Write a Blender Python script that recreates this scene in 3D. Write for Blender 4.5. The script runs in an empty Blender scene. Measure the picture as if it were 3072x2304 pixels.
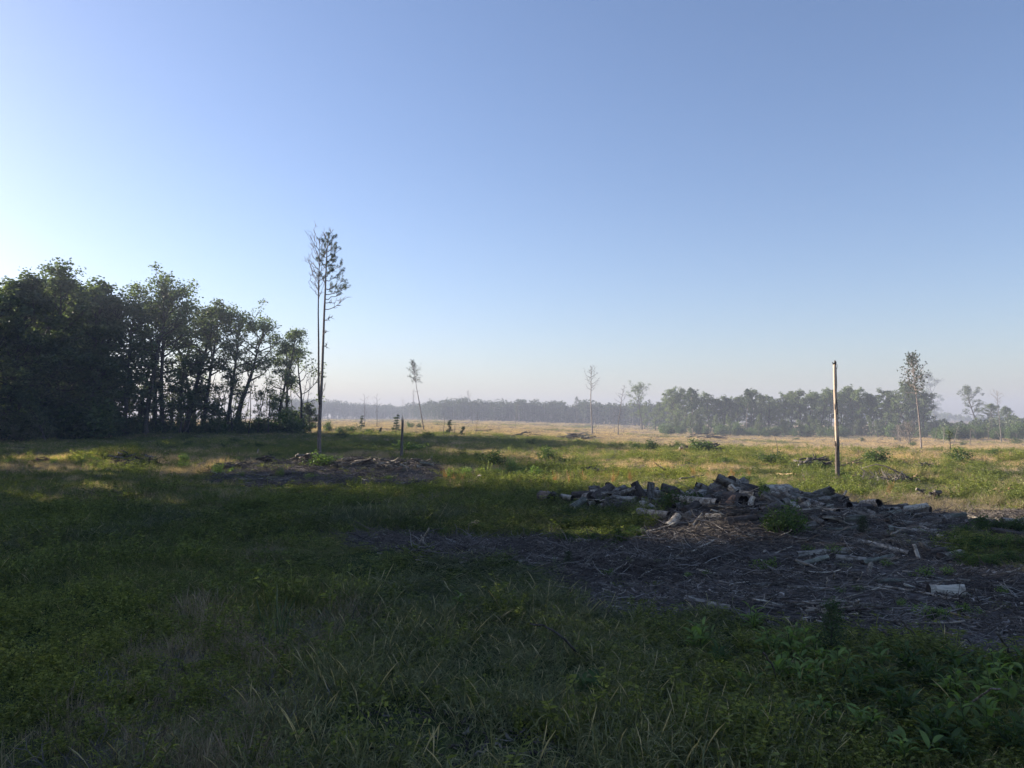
import bpy, math, random
import numpy as np
from mathutils import Vector, Matrix

SC = bpy.context.scene
HAZE, SHADE = True, True
COL = SC.collection
R = math.radians

# ---------------------------------------------------------------- camera
CAMH = 2.5
F_PX, CX, CY = 2364.0, 1536.0, 1152.0        # focal length and centre, in pixels of a 3072 wide frame
PITCH = math.atan(96.0 / F_PX)
cam = bpy.data.cameras.new('camera')
cam.sensor_width = 36.0
cam.lens = F_PX / 3072.0 * 36.0
cam.clip_start = 0.05
cam.clip_end = 6000.0
camo = bpy.data.objects.new('camera', cam)
COL.objects.link(camo)
camo.location = (0, 0, CAMH)
camo.rotation_euler = (R(90) + PITCH, 0, 0)
SC.camera = camo

# ---------------------------------------------------------------- sky, sun, exposure
SUN_EL, SUN_AZ = R(16.2), R(-65.0)           # azimuth clockwise from +Y
w = bpy.data.worlds.new('World')
SC.world = w
w.use_nodes = True
nt = w.node_tree
nt.nodes.clear()
wo = nt.nodes.new('ShaderNodeOutputWorld')
bg = nt.nodes.new('ShaderNodeBackground')
sky = nt.nodes.new('ShaderNodeTexSky')
sky.sky_type = 'NISHITA'
sky.sun_disc = False
sky.sun_elevation = SUN_EL
sky.sun_rotation = SUN_AZ
sky.air_density = 1.0
sky.dust_density = 0.75
sky.ozone_density = 3.0
bg.inputs['Strength'].default_value = 0.062
wb = nt.nodes.new('ShaderNodeMix'); wb.data_type = 'RGBA'; wb.blend_type = 'MULTIPLY'
wb.inputs['Factor'].default_value = 1.0; wb.inputs[7].default_value = (1.06, 0.97, 1.04, 1)   # the photograph's cool white balance
nt.links.new(sky.outputs[0], wb.inputs[6])
nt.links.new(wb.outputs[2], bg.inputs['Color'])
nt.links.new(bg.outputs[0], wo.inputs['Surface'])
sl = bpy.data.lights.new('sun', 'SUN')
sl.energy = 5.0
sl.angle = R(0.6)
sl.color = (1.0, 0.89, 0.73)
so = bpy.data.objects.new('sun', sl)
COL.objects.link(so)
SUN_DIR = Vector((math.sin(SUN_AZ) * math.cos(SUN_EL), math.cos(SUN_AZ) * math.cos(SUN_EL), math.sin(SUN_EL)))
so.rotation_euler = SUN_DIR.to_track_quat('Z', 'Y').to_euler()
so.location = (-60, 30, 60)
SC.view_settings.view_transform = 'Standard'
SC.view_settings.look = 'None'
SC.view_settings.gamma = 1.0
SC.view_settings.exposure = 1.70
SC.view_settings.use_curve_mapping = False
SC.cycles.use_denoising = True
SC.cycles.max_bounces = 6
SC.cycles.diffuse_bounces = 3
SC.cycles.transmission_bounces = 3
SC.cycles.volume_bounces = 1
SC.cycles.use_adaptive_sampling = True
SC.cycles.adaptive_threshold = 0.02

# ---------------------------------------------------------------- small helpers
def tag(o, label=None, cat=None, group=None, kind=None):
    if label: o['label'] = label
    if cat: o['category'] = cat
    if group: o['group'] = group
    if kind: o['kind'] = kind
    return o

def empty(name, loc=(0, 0, 0), rz=0.0):
    o = bpy.data.objects.new(name, None)
    COL.objects.link(o)
    o.location = loc
    o.rotation_euler = (0, 0, rz)
    o.empty_display_size = 0.2
    return o

class MB:
    """collects vertices and faces with numpy and links them as one mesh object"""
    def __init__(s):
        s.v, s.f, s.n = [], [], 0
        s.fm = []
    def add(s, verts, faces, mat=0):
        verts = np.asarray(verts, float).reshape(-1, 3)
        faces = np.asarray(faces, int)
        s.v.append(verts)
        s.f.append(faces + s.n)
        s.fm.append(np.full(len(faces), mat, int))
        s.n += len(verts)
    def mesh(s, name, mats, smooth=False):
        me = bpy.data.meshes.new(name)
        V = np.concatenate(s.v)
        loops = np.concatenate([f.ravel() for f in s.f])
        tot = np.concatenate([np.full(len(f), f.shape[1], int) for f in s.f])
        st = np.concatenate([[0], np.cumsum(tot)[:-1]])
        me.vertices.add(len(V)); me.vertices.foreach_set('co', V.ravel())
        me.loops.add(len(loops)); me.loops.foreach_set('vertex_index', loops.astype(np.int32))
        me.polygons.add(len(tot))
        me.polygons.foreach_set('loop_start', st.astype(np.int32))
        me.polygons.foreach_set('loop_total', tot.astype(np.int32))
        me.polygons.foreach_set('material_index', np.concatenate(s.fm).astype(np.int32))
        if smooth:
            me.polygons.foreach_set('use_smooth', np.ones(len(tot), bool))
        for m in (mats if isinstance(mats, (list, tuple)) else [mats]):
            me.materials.append(m)
        me.update(calc_edges=True)
        me.validate()
        return me
    def build(s, name, mats, parent=None, smooth=False):
        o = bpy.data.objects.new(name, s.mesh(name, mats, smooth))
        COL.objects.link(o)
        if parent is not None: o.parent = parent
        return o

def tube(P, rad, sides=8, cap=True, rough=0.0, rng=None):
    """a tapered tube along the points P; returns vertices and quads"""
    P = np.asarray(P, float); n = len(P)
    rad = np.broadcast_to(np.asarray(rad, float), (n,))
    T = np.gradient(P, axis=0)
    T /= np.linalg.norm(T, axis=1, keepdims=True) + 1e-9
    up = np.array([0, 0, 1.0]) if abs(T[0, 2]) < 0.9 else np.array([1.0, 0, 0])
    V = []
    a = np.arange(sides) * 2 * math.pi / sides
    for i in range(n):
        u = np.cross(up, T[i]); u /= np.linalg.norm(u) + 1e-9
        w_ = np.cross(T[i], u)
        up = w_
        r = rad[i]
        rr = r * (1 + (rng.uniform(-rough, rough, sides) if rough and rng is not None else 0))
        rr = np.broadcast_to(rr, (sides,))
        V.append(P[i] + np.outer(np.cos(a) * rr, u) + np.outer(np.sin(a) * rr, w_))
    V = np.concatenate(V)
    i0 = np.arange(n - 1)[:, None] * sides
    j = np.arange(sides)[None, :]
    j2 = (j + 1) % sides
    Fq = np.stack([i0 + j, i0 + j2, i0 + sides + j2, i0 + sides + j], -1).reshape(-1, 4)
    return V, Fq

def add_tube(mb, P, rad, sides=8, mat=0, cap=True, rough=0.0, rng=None):
    V, Fq = tube(P, rad, sides, cap, rough, rng)
    base = mb.n
    mb.add(V, Fq, mat)
    if cap and sides >= 3:
        n = len(V)
        mb.f.append(np.array([np.arange(sides)[::-1] + base])); mb.fm.append(np.array([mat]))
        mb.f.append(np.array([np.arange(n - sides, n) + base])); mb.fm.append(np.array([mat]))

def unit(a):
    return a / (np.linalg.norm(a, axis=-1, keepdims=True) + 1e-9)

def leaves(C, size, rng, aspect=0.6, flat=0.35, direction=None, fold=0.12):
    """one small folded rhombic leaf per centre"""
    n = len(C)
    A = unit(rng.normal(size=(n, 3)) * np.array([1, 1, flat * 1.6]))
    if direction is not None: A = unit(A * 0.7 + direction)
    N = unit(rng.normal(size=(n, 3)) * 0.8 + np.array([0, 0, 0.55]))
    B = unit(np.cross(N, A)); N = np.cross(A, B)
    L = (np.asarray(size) * rng.uniform(0.7, 1.25, n))[:, None]
    W = L * aspect
    V = np.stack([C - A * L / 2, C + B * W / 2 + N * L * fold - A * L * 0.08, C + A * L / 2, C - B * W / 2 + N * L * fold - A * L * 0.08], 1).reshape(-1, 3)
    Fq = np.arange(n * 4).reshape(n, 4)
    return V, Fq

# ---------------------------------------------------------------- noise and terrain
def hash2(ix, iy, seed):
    h = (ix.astype(np.int64) * 374761393 + iy.astype(np.int64) * 668265263 + seed * 982451653) & 0xFFFFFFFF
    h = ((h ^ (h >> 13)) * 1274126177) & 0xFFFFFFFF
    return ((h ^ (h >> 16)) & 0xFFFF) / 65535.0

def vnoise(x, y, seed=0, octv=3):
    x = np.asarray(x, float); y = np.asarray(y, float)
    s, a, t = 0.0, 1.0, 0.0
    for k in range(octv):
        ix = np.floor(x); iy = np.floor(y)
        fx = x - ix; fy = y - iy
        fx = fx * fx * (3 - 2 * fx); fy = fy * fy * (3 - 2 * fy)
        v = (hash2(ix, iy, seed + k) * (1 - fx) + hash2(ix + 1, iy, seed + k) * fx) * (1 - fy) + \
            (hash2(ix, iy + 1, seed + k) * (1 - fx) + hash2(ix + 1, iy + 1, seed + k) * fx) * fy
        s = s + a * v; t += a; a *= 0.5
        x = x * 2.03 + 17.1; y = y * 2.03 + 5.3
    return s / t

def sstep(a, b, x):
    t = np.clip((np.asarray(x, float) - a) / (b - a), 0, 1)
    return t * t * (3 - 2 * t)

MOUNDS = [  # x, y, height, half width in x, front and back half depth: slash heaps
    (2.75, 21.6, 0.42, 1.15, 1.0, 0.7),
    (4.75, 17.6, 0.58, 1.3, 2.2, 0.9),
    (7.0, 18.2, 0.46, 1.9, 2.2, 0.9),
    (10.2, 17.6, 0.16, 2.0, 1.8, 0.9),
    (-8.6, 36.0, 0.50, 3.4, 3.0, 2.0),
    (-5.2, 35.0, 0.40, 2.6, 3.0, 2.0),
    (-21.5, 43.0, 0.5, 2.0, 2.0, 2.0),
    (16.0, 33.5, 0.35, 2.2, 2.0, 2.0),
    (-1.6, 13.6, 0.12, 2.0, 1.0, 1.0),
]
def terrain(x, y):
    x = np.asarray(x, float); y = np.asarray(y, float)
    d = np.hypot(x, y)
    a = np.where(y > 1, x / np.maximum(y, 1), np.sign(x) * 0.6)
    s = sstep(-0.15, 0.33, a)
    drop = 1.5 * sstep(52, 98, d) + 1.1 * sstep(90, 155, d) + 1.1 * sstep(150, 280, d)
    z = -drop * s
    z = z + (vnoise(x / 5.0, y / 5.0, 3, 2) - 0.5) * 0.22 * sstep(3, 9, d)
    z = z + (vnoise(x / 19.0 + 3, y / 19.0, 9, 2) - 0.5) * 0.5 * sstep(14, 40, d)
    z = z + (vnoise(x / 1.1, y / 1.1, 21, 2) - 0.5) * 0.09 * sstep(2, 5, d) * (1 - sstep(40, 70, d))
    for (mx, my, h, sx, sf, sb) in MOUNDS:
        dy = y - my
        sy = np.where(dy < 0, sf, sb)
        q = ((x - mx) / sx) ** 2 + (dy / sy) ** 2
        z = z + h * np.exp(-0.7 * q) 
    return z

def T(x, y):
    return float(terrain(np.array([x]), np.array([y]))[0])

CP, SP = math.cos(PITCH), math.sin(PITCH)
def ray(px, py):
    u = (px - CX) / F_PX; v = (CY - py) / F_PX
    d = np.array([u, CP - v * SP, SP + v * CP])
    return d / d[1]                            # unit step in y

_S = np.concatenate([np.linspace(2.5, 60, 1500), np.geomspace(60.05, 1500, 1500)])
def at(px, py, lift=0.0):
    """the point of the ground (raised by lift) that stands at this place of the frame"""
    r = ray(px, py)
    P = r[None, :] * _S[:, None]
    z = CAMH + P[:, 2]
    h = terrain(P[:, 0], P[:, 1]) + lift
    k = np.argmax(z < h)
    if not (z < h).any(): k = len(_S) - 1
    return np.array([P[k, 0], P[k, 1], h[k]])

def at_depth(px, py, y):
    r = ray(px, py) * y
    return np.array([r[0], r[1], CAMH + r[2]])

def foot(px, y):
    x = (px - CX) / F_PX * y / CP
    x = (px - CX) / F_PX * (y * CP + SP * 0) 
    return np.array([x, y, T(x, y)])

def in_poly(x, y, poly):
    x = np.asarray(x); y = np.asarray(y)
    c = np.zeros(x.shape, bool)
    n = len(poly)
    for i in range(n):
        x1, y1 = poly[i]; x2, y2 = poly[(i + 1) % n]
        m = ((y1 > y) != (y2 > y)) & (x < (x2 - x1) * (y - y1) / (y2 - y1 + 1e-12) + x1)
        c ^= m
    return c

def flat_at(px, py):
    r = ray(px, py)
    t = -CAMH / r[2]
    return (r[0] * t, r[1] * t)

DEBRIS = [flat_at(*p) for p in [(960, 1612), (1130, 1592), (1420, 1612), (1700, 1628), (1930, 1612), (1985, 1560), (2030, 1535),
          (2250, 1535), (2600, 1545), (2900, 1540), (3200, 1520), (3300, 1560), (2900, 1575), (2875, 1640), (2900, 1700), (3250, 1720), (3300, 2010),
          (3060, 1960), (2880, 1950), (2700, 1900), (2520, 1880), (2330, 1890), (2180, 1850), (2050, 1850), (1850, 1840), (1700, 1800),
          (1640, 1730), (1450, 1700), (1300, 1705), (1150, 1665)]]
DEBRIS2 = [flat_at(*p) for p in [(640, 1425), (760, 1395), (1000, 1392), (1330, 1400), (1320, 1455), (1000, 1462), (800, 1458), (650, 1440)]]
def debris_mask(x, y):
    j = vnoise(x / 0.9, y / 0.9, 77, 2) - 0.5
    k = vnoise(x / 0.9 + 40, y / 0.9, 78, 2) - 0.5
    return in_poly(x + j * 1.0, y + k * 1.4, DEBRIS) | in_poly(x + j * 2, y + k * 3, DEBRIS2)

def tan_amount(x, y):
    """how much of the cover is dry brown grass"""
    d = np.hypot(x, y)
    a = np.where(y > 1, x / np.maximum(y, 1), 0.0)
    s = sstep(-0.1, 0.3, a)
    far = sstep(-12, 22, d - (112 - 40 * s) + (vnoise(x / 12, y / 26, 31, 2) - 0.5) * 60)
    patch = sstep(0.50, 0.66, vnoise(x / 4.5 + 8, y / 7.0, 41, 3)) * 0.62
    hole = sstep(0.60, 0.72, vnoise(x / 10 + 2, y / 26.0, 51, 2)) * 0.75
    return np.clip(np.maximum(far * (1 - hole), patch * (1 - sstep(30, 60, d) * 0.4)), 0, 1)

def near(px, table, py=None):
    """the phrase of the table's landmark closest to this column (and row) of the photograph"""
    return min(table, key=lambda q: abs(q[0] - px) + (0 if py is None else 2.0 * abs(q[1] - py)))[-1]

# ---------------------------------------------------------------- materials
def mat(name):
    m = bpy.data.materials.new(name)
    m.use_nodes = True
    m.node_tree.nodes.clear()
    return m, m.node_tree

def node(nt, typ, **kw):
    n = nt.nodes.new(typ)
    for k, v in kw.items():
        if k.startswith('_'): setattr(n, k[1:], v)
        else: n.inputs[k.replace('__', ' ')].default_value = v
    return n

def ramp(nt, fac, stops):
    n = nt.nodes.new('ShaderNodeValToRGB')
    el = n.color_ramp.elements
    while len(el) < len(stops): el.new(0.5)
    for e, (p, c) in zip(el, stops):
        e.position = p; e.color = (*c, 1)
    nt.links.new(fac, n.inputs['Fac'])
    return n.outputs['Color']

def leaf_mat(name, stops, transl=0.35, gloss=0.0, inst=False, tintstops=None, rough=0.5, tr_gain=1.5):
    """thin foliage: every leaf (mesh island) has its own shade within the range"""
    m, nt = mat(name)
    out = nt.nodes.new('ShaderNodeOutputMaterial')
    geo = nt.nodes.new('ShaderNodeNewGeometry')
    fac = geo.outputs['Random Per Island']
    col = ramp(nt, fac, stops)
    if inst:                                  # patch colour that each scattered plant carries, painted sun brightness included
        at_ = nt.nodes.new('ShaderNodeAttribute'); at_.attribute_type = 'INSTANCER'; at_.attribute_name = 'tint'
        c2 = ramp(nt, at_.outputs['Fac'], tintstops)
        mx = nt.nodes.new('ShaderNodeMix'); mx.data_type = 'RGBA'; mx.blend_type = 'MULTIPLY'; mx.inputs['Factor'].default_value = 1
        nt.links.new(col, mx.inputs[6]); nt.links.new(c2, mx.inputs[7])
        col = mx.outputs[2]
    else:
        oi = nt.nodes.new('ShaderNodeObjectInfo')
        hs = nt.nodes.new('ShaderNodeHueSaturation')
        mr = nt.nodes.new('ShaderNodeMapRange'); mr.inputs['To Min'].default_value = 0.75; mr.inputs['To Max'].default_value = 1.3
        nt.links.new(oi.outputs['Random'], mr.inputs['Value'])
        nt.links.new(mr.outputs[0], hs.inputs['Value'])
        nt.links.new(col, hs.inputs['Color'])
        col = hs.outputs['Color']
    df = nt.nodes.new('ShaderNodeBsdfDiffuse')
    tr = nt.nodes.new('ShaderNodeBsdfTranslucent')
    nt.links.new(col, df.inputs['Color'])
    g = nt.nodes.new('ShaderNodeMix'); g.data_type = 'RGBA'; g.blend_type = 'MULTIPLY'; g.inputs['Factor'].default_value = 1
    g.inputs[7].default_value = (tr_gain, tr_gain * 1.05, tr_gain * 0.62, 1)
    nt.links.new(col, g.inputs[6]); nt.links.new(g.outputs[2], tr.inputs['Color'])
    mix = nt.nodes.new('ShaderNodeMixShader'); mix.inputs['Fac'].default_value = transl
    nt.links.new(df.outputs[0], mix.inputs[1]); nt.links.new(tr.outputs[0], mix.inputs[2])
    sh = mix.outputs[0]
    if gloss:
        gl = nt.nodes.new('ShaderNodeBsdfGlossy'); gl.inputs['Roughness'].default_value = rough
        m2 = nt.nodes.new('ShaderNodeMixShader'); m2.inputs['Fac'].default_value = gloss
        nt.links.new(sh, m2.inputs[1]); nt.links.new(gl.outputs[0], m2.inputs[2]); sh = m2.outputs[0]
    nt.links.new(sh, out.inputs['Surface'])
    return m

def wood_mat(name, dark, light, scale=(2, 14, 14), rough=0.9, bump=0.5, spots=None, spot_amt=0.5):
    """bark or bare wood: streaks along the piece's own axis, with patches"""
    m, nt = mat(name)
    out = nt.nodes.new('ShaderNodeOutputMaterial')
    b = nt.nodes.new('ShaderNodeBsdfPrincipled')
    tc = nt.nodes.new('ShaderNodeTexCoord')
    oi = nt.nodes.new('ShaderNodeObjectInfo')
    mp = nt.nodes.new('ShaderNodeMapping'); mp.inputs['Scale'].default_value = scale
    va = nt.nodes.new('ShaderNodeVectorMath'); va.operation = 'ADD'
    sc_ = nt.nodes.new('ShaderNodeVectorMath'); sc_.operation = 'SCALE'; sc_.inputs['Scale'].default_value = 37.0
    cmb = nt.nodes.new('ShaderNodeCombineXYZ')
    for k in range(3): nt.links.new(oi.outputs['Random'], cmb.inputs[k])
    nt.links.new(cmb.outputs[0], sc_.inputs[0])
    nt.links.new(tc.outputs['Object'], va.inputs[0]); nt.links.new(sc_.outputs[0], va.inputs[1])
    nt.links.new(va.outputs[0], mp.inputs['Vector'])
    n1 = nt.nodes.new('ShaderNodeTexNoise'); n1.inputs['Scale'].default_value = 1.9; n1.inputs['Detail'].default_value = 6; n1.inputs['Roughness'].default_value = 0.7
    nt.links.new(mp.outputs[0], n1.inputs['Vector'])
    n2 = nt.nodes.new('ShaderNodeTexNoise'); n2.inputs['Scale'].default_value = 10.0; n2.inputs['Detail'].default_value = 7; n2.inputs['Roughness'].default_value = 0.68
    nt.links.new(va.outputs[0], n2.inputs['Vector'])
    c = ramp(nt, n1.outputs['Fac'], [(0.34, dark), (0.62, light)])
    s = spots or dark
    mx = nt.nodes.new('ShaderNodeMix'); mx.data_type = 'RGBA'
    mr = nt.nodes.new('ShaderNodeMapRange'); mr.inputs['From Min'].default_value = 0.49; mr.inputs['From Max'].default_value = 0.56; mr.inputs['To Max'].default_value = spot_amt
    nt.links.new(n2.outputs['Fac'], mr.inputs['Value']); nt.links.new(mr.outputs[0], mx.inputs['Factor'])
    nt.links.new(c, mx.inputs[6]); mx.inputs[7].default_value = (*s, 1)
    hs = nt.nodes.new('ShaderNodeHueSaturation')
    mv = nt.nodes.new('ShaderNodeMapRange'); mv.inputs['To Min'].default_value = 0.55; mv.inputs['To Max'].default_value = 1.35
    nt.links.new(oi.outputs['Random'], mv.inputs['Value']); nt.links.new(mv.outputs[0], hs.inputs['Value'])
    nt.links.new(mx.outputs[2], hs.inputs['Color'])
    nt.links.new(hs.outputs[0], b.inputs['Base Color'])
    b.inputs['Roughness'].default_value = rough
    b.inputs['Specular IOR Level'].default_value = 0.15
    bp = nt.nodes.new('ShaderNodeBump'); bp.inputs['Strength'].default_value = bump; bp.inputs['Distance'].default_value = 0.02
    nt.links.new(n1.outputs['Fac'], bp.inputs['Height']); nt.links.new(bp.outputs[0], b.inputs['Normal'])
    nt.links.new(b.outputs[0], out.inputs['Surface'])
    return m

M = {}
M['oak_leaf'] = leaf_mat('oak_leaf', [(0, (0.055, 0.078, 0.036)), (0.5, (0.086, 0.118, 0.052)), (0.9, (0.12, 0.15, 0.065)), (1, (0.145, 0.165, 0.075))], 0.35, 0.03)
M['oak_leaf_light'] = leaf_mat('oak_leaf_light', [(0, (0.065, 0.095, 0.040)), (0.5, (0.10, 0.135, 0.060)), (1, (0.15, 0.18, 0.08))], 0.35, 0.02)
M['shrub_leaf'] = leaf_mat('shrub_leaf', [(0, (0.035, 0.060, 0.018)), (0.5, (0.060, 0.100, 0.028)), (1, (0.095, 0.14, 0.04))], 0.4, 0.02)
M['bright_leaf'] = leaf_mat('bright_leaf', [(0, (0.10, 0.155, 0.040)), (0.5, (0.145, 0.215, 0.055)), (1, (0.20, 0.27, 0.08))], 0.42, 0.025)
M['needle'] = leaf_mat('needle', [(0, (0.035, 0.055, 0.028)), (1, (0.075, 0.105, 0.05))], 0.25)
M['pine_tuft'] = leaf_mat('pine_tuft', [(0, (0.05, 0.066, 0.04)), (1, (0.11, 0.13, 0.075))], 0.2)
M['rusty_leaf'] = leaf_mat('rusty_leaf', [(0, (0.11, 0.07, 0.035)), (1, (0.22, 0.14, 0.07))], 0.3)
M['trunk'] = wood_mat('trunk', (0.035, 0.030, 0.026), (0.12, 0.105, 0.09), (9, 9, 1.6))
M['pine_bark'] = wood_mat('pine_bark', (0.095, 0.076, 0.066), (0.25, 0.205, 0.18), (9, 9, 2.5))
M['dead_bark'] = wood_mat('dead_bark', (0.10, 0.085, 0.075), (0.27, 0.24, 0.21), (9, 9, 1.5))
M['bark_grey'] = wood_mat('bark_grey', (0.083, 0.073, 0.061), (0.334, 0.303, 0.256), spots=(0.076, 0.060, 0.047), spot_amt=0.75, bump=0.8)
M['bark_dark'] = wood_mat('bark_dark', (0.033, 0.027, 0.024), (0.128, 0.105, 0.090), spots=(0.180, 0.165, 0.150), spot_amt=0.35)
M['bark_green'] = wood_mat('bark_green', (0.082, 0.081, 0.066), (0.254, 0.258, 0.206), spots=(0.082, 0.072, 0.053))
M['wood_pale'] = wood_mat('wood_pale', (0.225, 0.194, 0.156), (0.503, 0.452, 0.369), (1.5, 18, 18), spots=(0.119, 0.094, 0.071), spot_amt=0.8, bump=0.5)
M['wood_white'] = wood_mat('wood_white', (0.282, 0.255, 0.207), (0.541, 0.491, 0.403), (1.5, 18, 18), spots=(0.200, 0.167, 0.131), spot_amt=0.6, bump=0.4)
M['wood_tan'] = wood_mat('wood_tan', (0.26, 0.17, 0.095), (0.50, 0.37, 0.22), (1.5, 18, 18), spots=(0.16, 0.09, 0.05), spot_amt=0.5, bump=0.25)
M['wood_red'] = wood_mat('wood_red', (0.120, 0.066, 0.042), (0.336, 0.204, 0.132), (1.5, 16, 16), spots=(0.060, 0.036, 0.024), bump=0.4)
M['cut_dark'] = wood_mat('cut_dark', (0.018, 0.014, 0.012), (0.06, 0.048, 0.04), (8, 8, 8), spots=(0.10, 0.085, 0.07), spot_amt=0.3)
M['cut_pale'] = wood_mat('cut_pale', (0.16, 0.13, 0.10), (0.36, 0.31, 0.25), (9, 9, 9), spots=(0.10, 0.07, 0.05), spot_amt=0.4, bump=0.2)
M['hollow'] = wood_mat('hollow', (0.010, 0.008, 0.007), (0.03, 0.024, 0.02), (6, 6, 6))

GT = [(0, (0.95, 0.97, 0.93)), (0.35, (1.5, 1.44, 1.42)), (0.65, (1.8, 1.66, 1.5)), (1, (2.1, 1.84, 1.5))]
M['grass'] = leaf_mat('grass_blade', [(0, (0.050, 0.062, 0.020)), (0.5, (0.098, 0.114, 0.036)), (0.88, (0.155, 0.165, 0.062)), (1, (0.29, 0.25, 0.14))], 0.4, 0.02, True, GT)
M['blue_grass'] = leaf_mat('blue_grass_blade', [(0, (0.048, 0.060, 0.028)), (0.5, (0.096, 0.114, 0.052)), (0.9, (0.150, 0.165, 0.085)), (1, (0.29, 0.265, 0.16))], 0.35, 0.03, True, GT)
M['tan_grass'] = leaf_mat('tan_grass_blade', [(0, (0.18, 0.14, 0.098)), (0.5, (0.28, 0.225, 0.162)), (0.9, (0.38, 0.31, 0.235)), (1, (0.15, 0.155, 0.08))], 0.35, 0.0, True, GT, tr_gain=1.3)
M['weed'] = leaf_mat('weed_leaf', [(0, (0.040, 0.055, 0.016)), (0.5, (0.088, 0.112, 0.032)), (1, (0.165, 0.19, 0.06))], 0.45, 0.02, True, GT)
M['orange_grass'] = leaf_mat('orange_grass', [(0, (0.22, 0.11, 0.05)), (0.6, (0.40, 0.22, 0.11)), (1, (0.50, 0.33, 0.19))], 0.35)
M['reed'] = leaf_mat('reed_blade', [(0, (0.055, 0.085, 0.03)), (0.8, (0.10, 0.14, 0.05)), (1, (0.24, 0.21, 0.11))], 0.35, 0.03)

# ---------------------------------------------------------------- the ground, one sheet to the horizon
def build_ground():
    rings = np.concatenate([[0.0], np.geomspace(0.6, 60, 230), np.geomspace(61.5, 1700, 110)])
    front = np.arange(-46, 46.01, 0.25)
    back = np.arange(48, 313, 3.0)
    ang = np.radians(np.concatenate([front, back]))
    na, nr = len(ang), len(rings)
    X = np.outer(rings[1:], np.sin(ang)); Y = np.outer(rings[1:], np.cos(ang))
    Z = terrain(X, Y)
    V = np.concatenate([[[0, 0, T(0, 0)]], np.stack([X, Y, Z], -1).reshape(-1, 3)])
    mb = MB()
    i = np.arange(nr - 2)[:, None] * na + 1
    j = np.arange(na)[None, :]; j2 = (j + 1) % na
    Fq = np.stack([i + j, i + na + j, i + na + j2, i + j2], -1).reshape(-1, 4)
    mb.add(V, Fq)
    tri = np.stack([np.zeros(na, int), 1 + np.arange(na), 1 + (np.arange(na) + 1) % na], -1)
    mb.f.append(tri[:, ::-1]); mb.fm.append(np.zeros(na, int))
    m, nt = mat('ground')
    out = nt.nodes.new('ShaderNodeOutputMaterial')
    b = nt.nodes.new('ShaderNodeBsdfDiffuse')
    def attr(n):
        a = nt.nodes.new('ShaderNodeAttribute'); a.attribute_name = n; return a.outputs['Fac']
    geo = nt.nodes.new('ShaderNodeNewGeometry')
    def noise(scale, det=4):
        n = nt.nodes.new('ShaderNodeTexNoise'); n.inputs['Scale'].default_value = scale; n.inputs['Detail'].default_value = det
        nt.links.new(geo.outputs['Position'], n.inputs['Vector']); return n.outputs['Fac']
    def mixc(f, a, b_):
        x = nt.nodes.new('ShaderNodeMix'); x.data_type = 'RGBA'
        nt.links.new(f, x.inputs['Factor']); nt.links.new(a, x.inputs[6]); nt.links.new(b_, x.inputs[7]); return x.outputs[2]
    soil = ramp(nt, noise(9.0, 6), [(0.3, (0.06, 0.052, 0.047)), (0.55, (0.13, 0.114, 0.102)), (0.75, (0.22, 0.197, 0.178))])
    green = ramp(nt, noise(5.0, 6), [(0.3, (0.030, 0.040, 0.016)), (0.55, (0.055, 0.075, 0.028)), (0.75, (0.095, 0.105, 0.045))])
    tan = ramp(nt, noise(0.9, 6), [(0.3, (0.18, 0.14, 0.10)), (0.55, (0.27, 0.215, 0.155)), (0.75, (0.34, 0.275, 0.205))])
    c = mixc(attr('tan'), green, tan)
    c = mixc(attr('debris'), c, soil)
    nt.links.new(c, b.inputs['Color'])
    bp = nt.nodes.new('ShaderNodeBump'); bp.inputs['Strength'].default_value = 0.8; bp.inputs['Distance'].default_value = 0.05
    nt.links.new(noise(14.0, 6), bp.inputs['Height']); nt.links.new(bp.outputs[0], b.inputs['Normal'])
    nt.links.new(b.outputs[0], out.inputs['Surface'])
    o = mb.build('ground', m, smooth=True)
    me = o.data
    xs, ys = V[:, 0], V[:, 1]
    for nm, val in (('debris', debris_mask(xs, ys).astype(float)), ('tan', tan_amount(xs, ys))):
        a = me.attributes.new(nm, 'FLOAT', 'POINT'); a.data.foreach_set('value', val.astype(np.float32))
    tag(o, kind='structure')
    return o
build_ground()

# ---------------------------------------------------------------- morning haze: one closed box of even air
def build_haze():
    x0, x1, y0, y1, z0, z1 = -1800, 1800, -1800, 1800, -9.0, 36.0
    V = [(x, y, z) for z in (z0, z1) for y in (y0, y1) for x in (x0, x1)]
    Fq = [(0, 2, 3, 1), (4, 5, 7, 6), (0, 1, 5, 4), (2, 6, 7, 3), (0, 4, 6, 2), (1, 3, 7, 5)]
    mb = MB(); mb.add(V, Fq)
    m, nt = mat('haze')
    out = nt.nodes.new('ShaderNodeOutputMaterial')
    v = nt.nodes.new('ShaderNodeVolumePrincipled')
    v.inputs['Color'].default_value = (0.41, 0.455, 0.575, 1)
    v.inputs['Density'].default_value = 0.0011
    v.inputs['Anisotropy'].default_value = 0.1
    nt.links.new(v.outputs[0], out.inputs['Volume'])
    o = mb.build('haze', m)
    tag(o, kind='stuff')
if HAZE: build_haze()

# ---------------------------------------------------------------- trees
def wander(p0, d0, L, n, rng, jit=0.12, up=0.0):
    """a crooked line of n+1 points"""
    P = [np.array(p0, float)]
    d = unit(np.array(d0, float))
    for k in range(n):
        d = unit(d + rng.normal(0, jit, 3) + np.array([0, 0, up]))
        P.append(P[-1] + d * L / n)
    return np.array(P)

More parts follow.
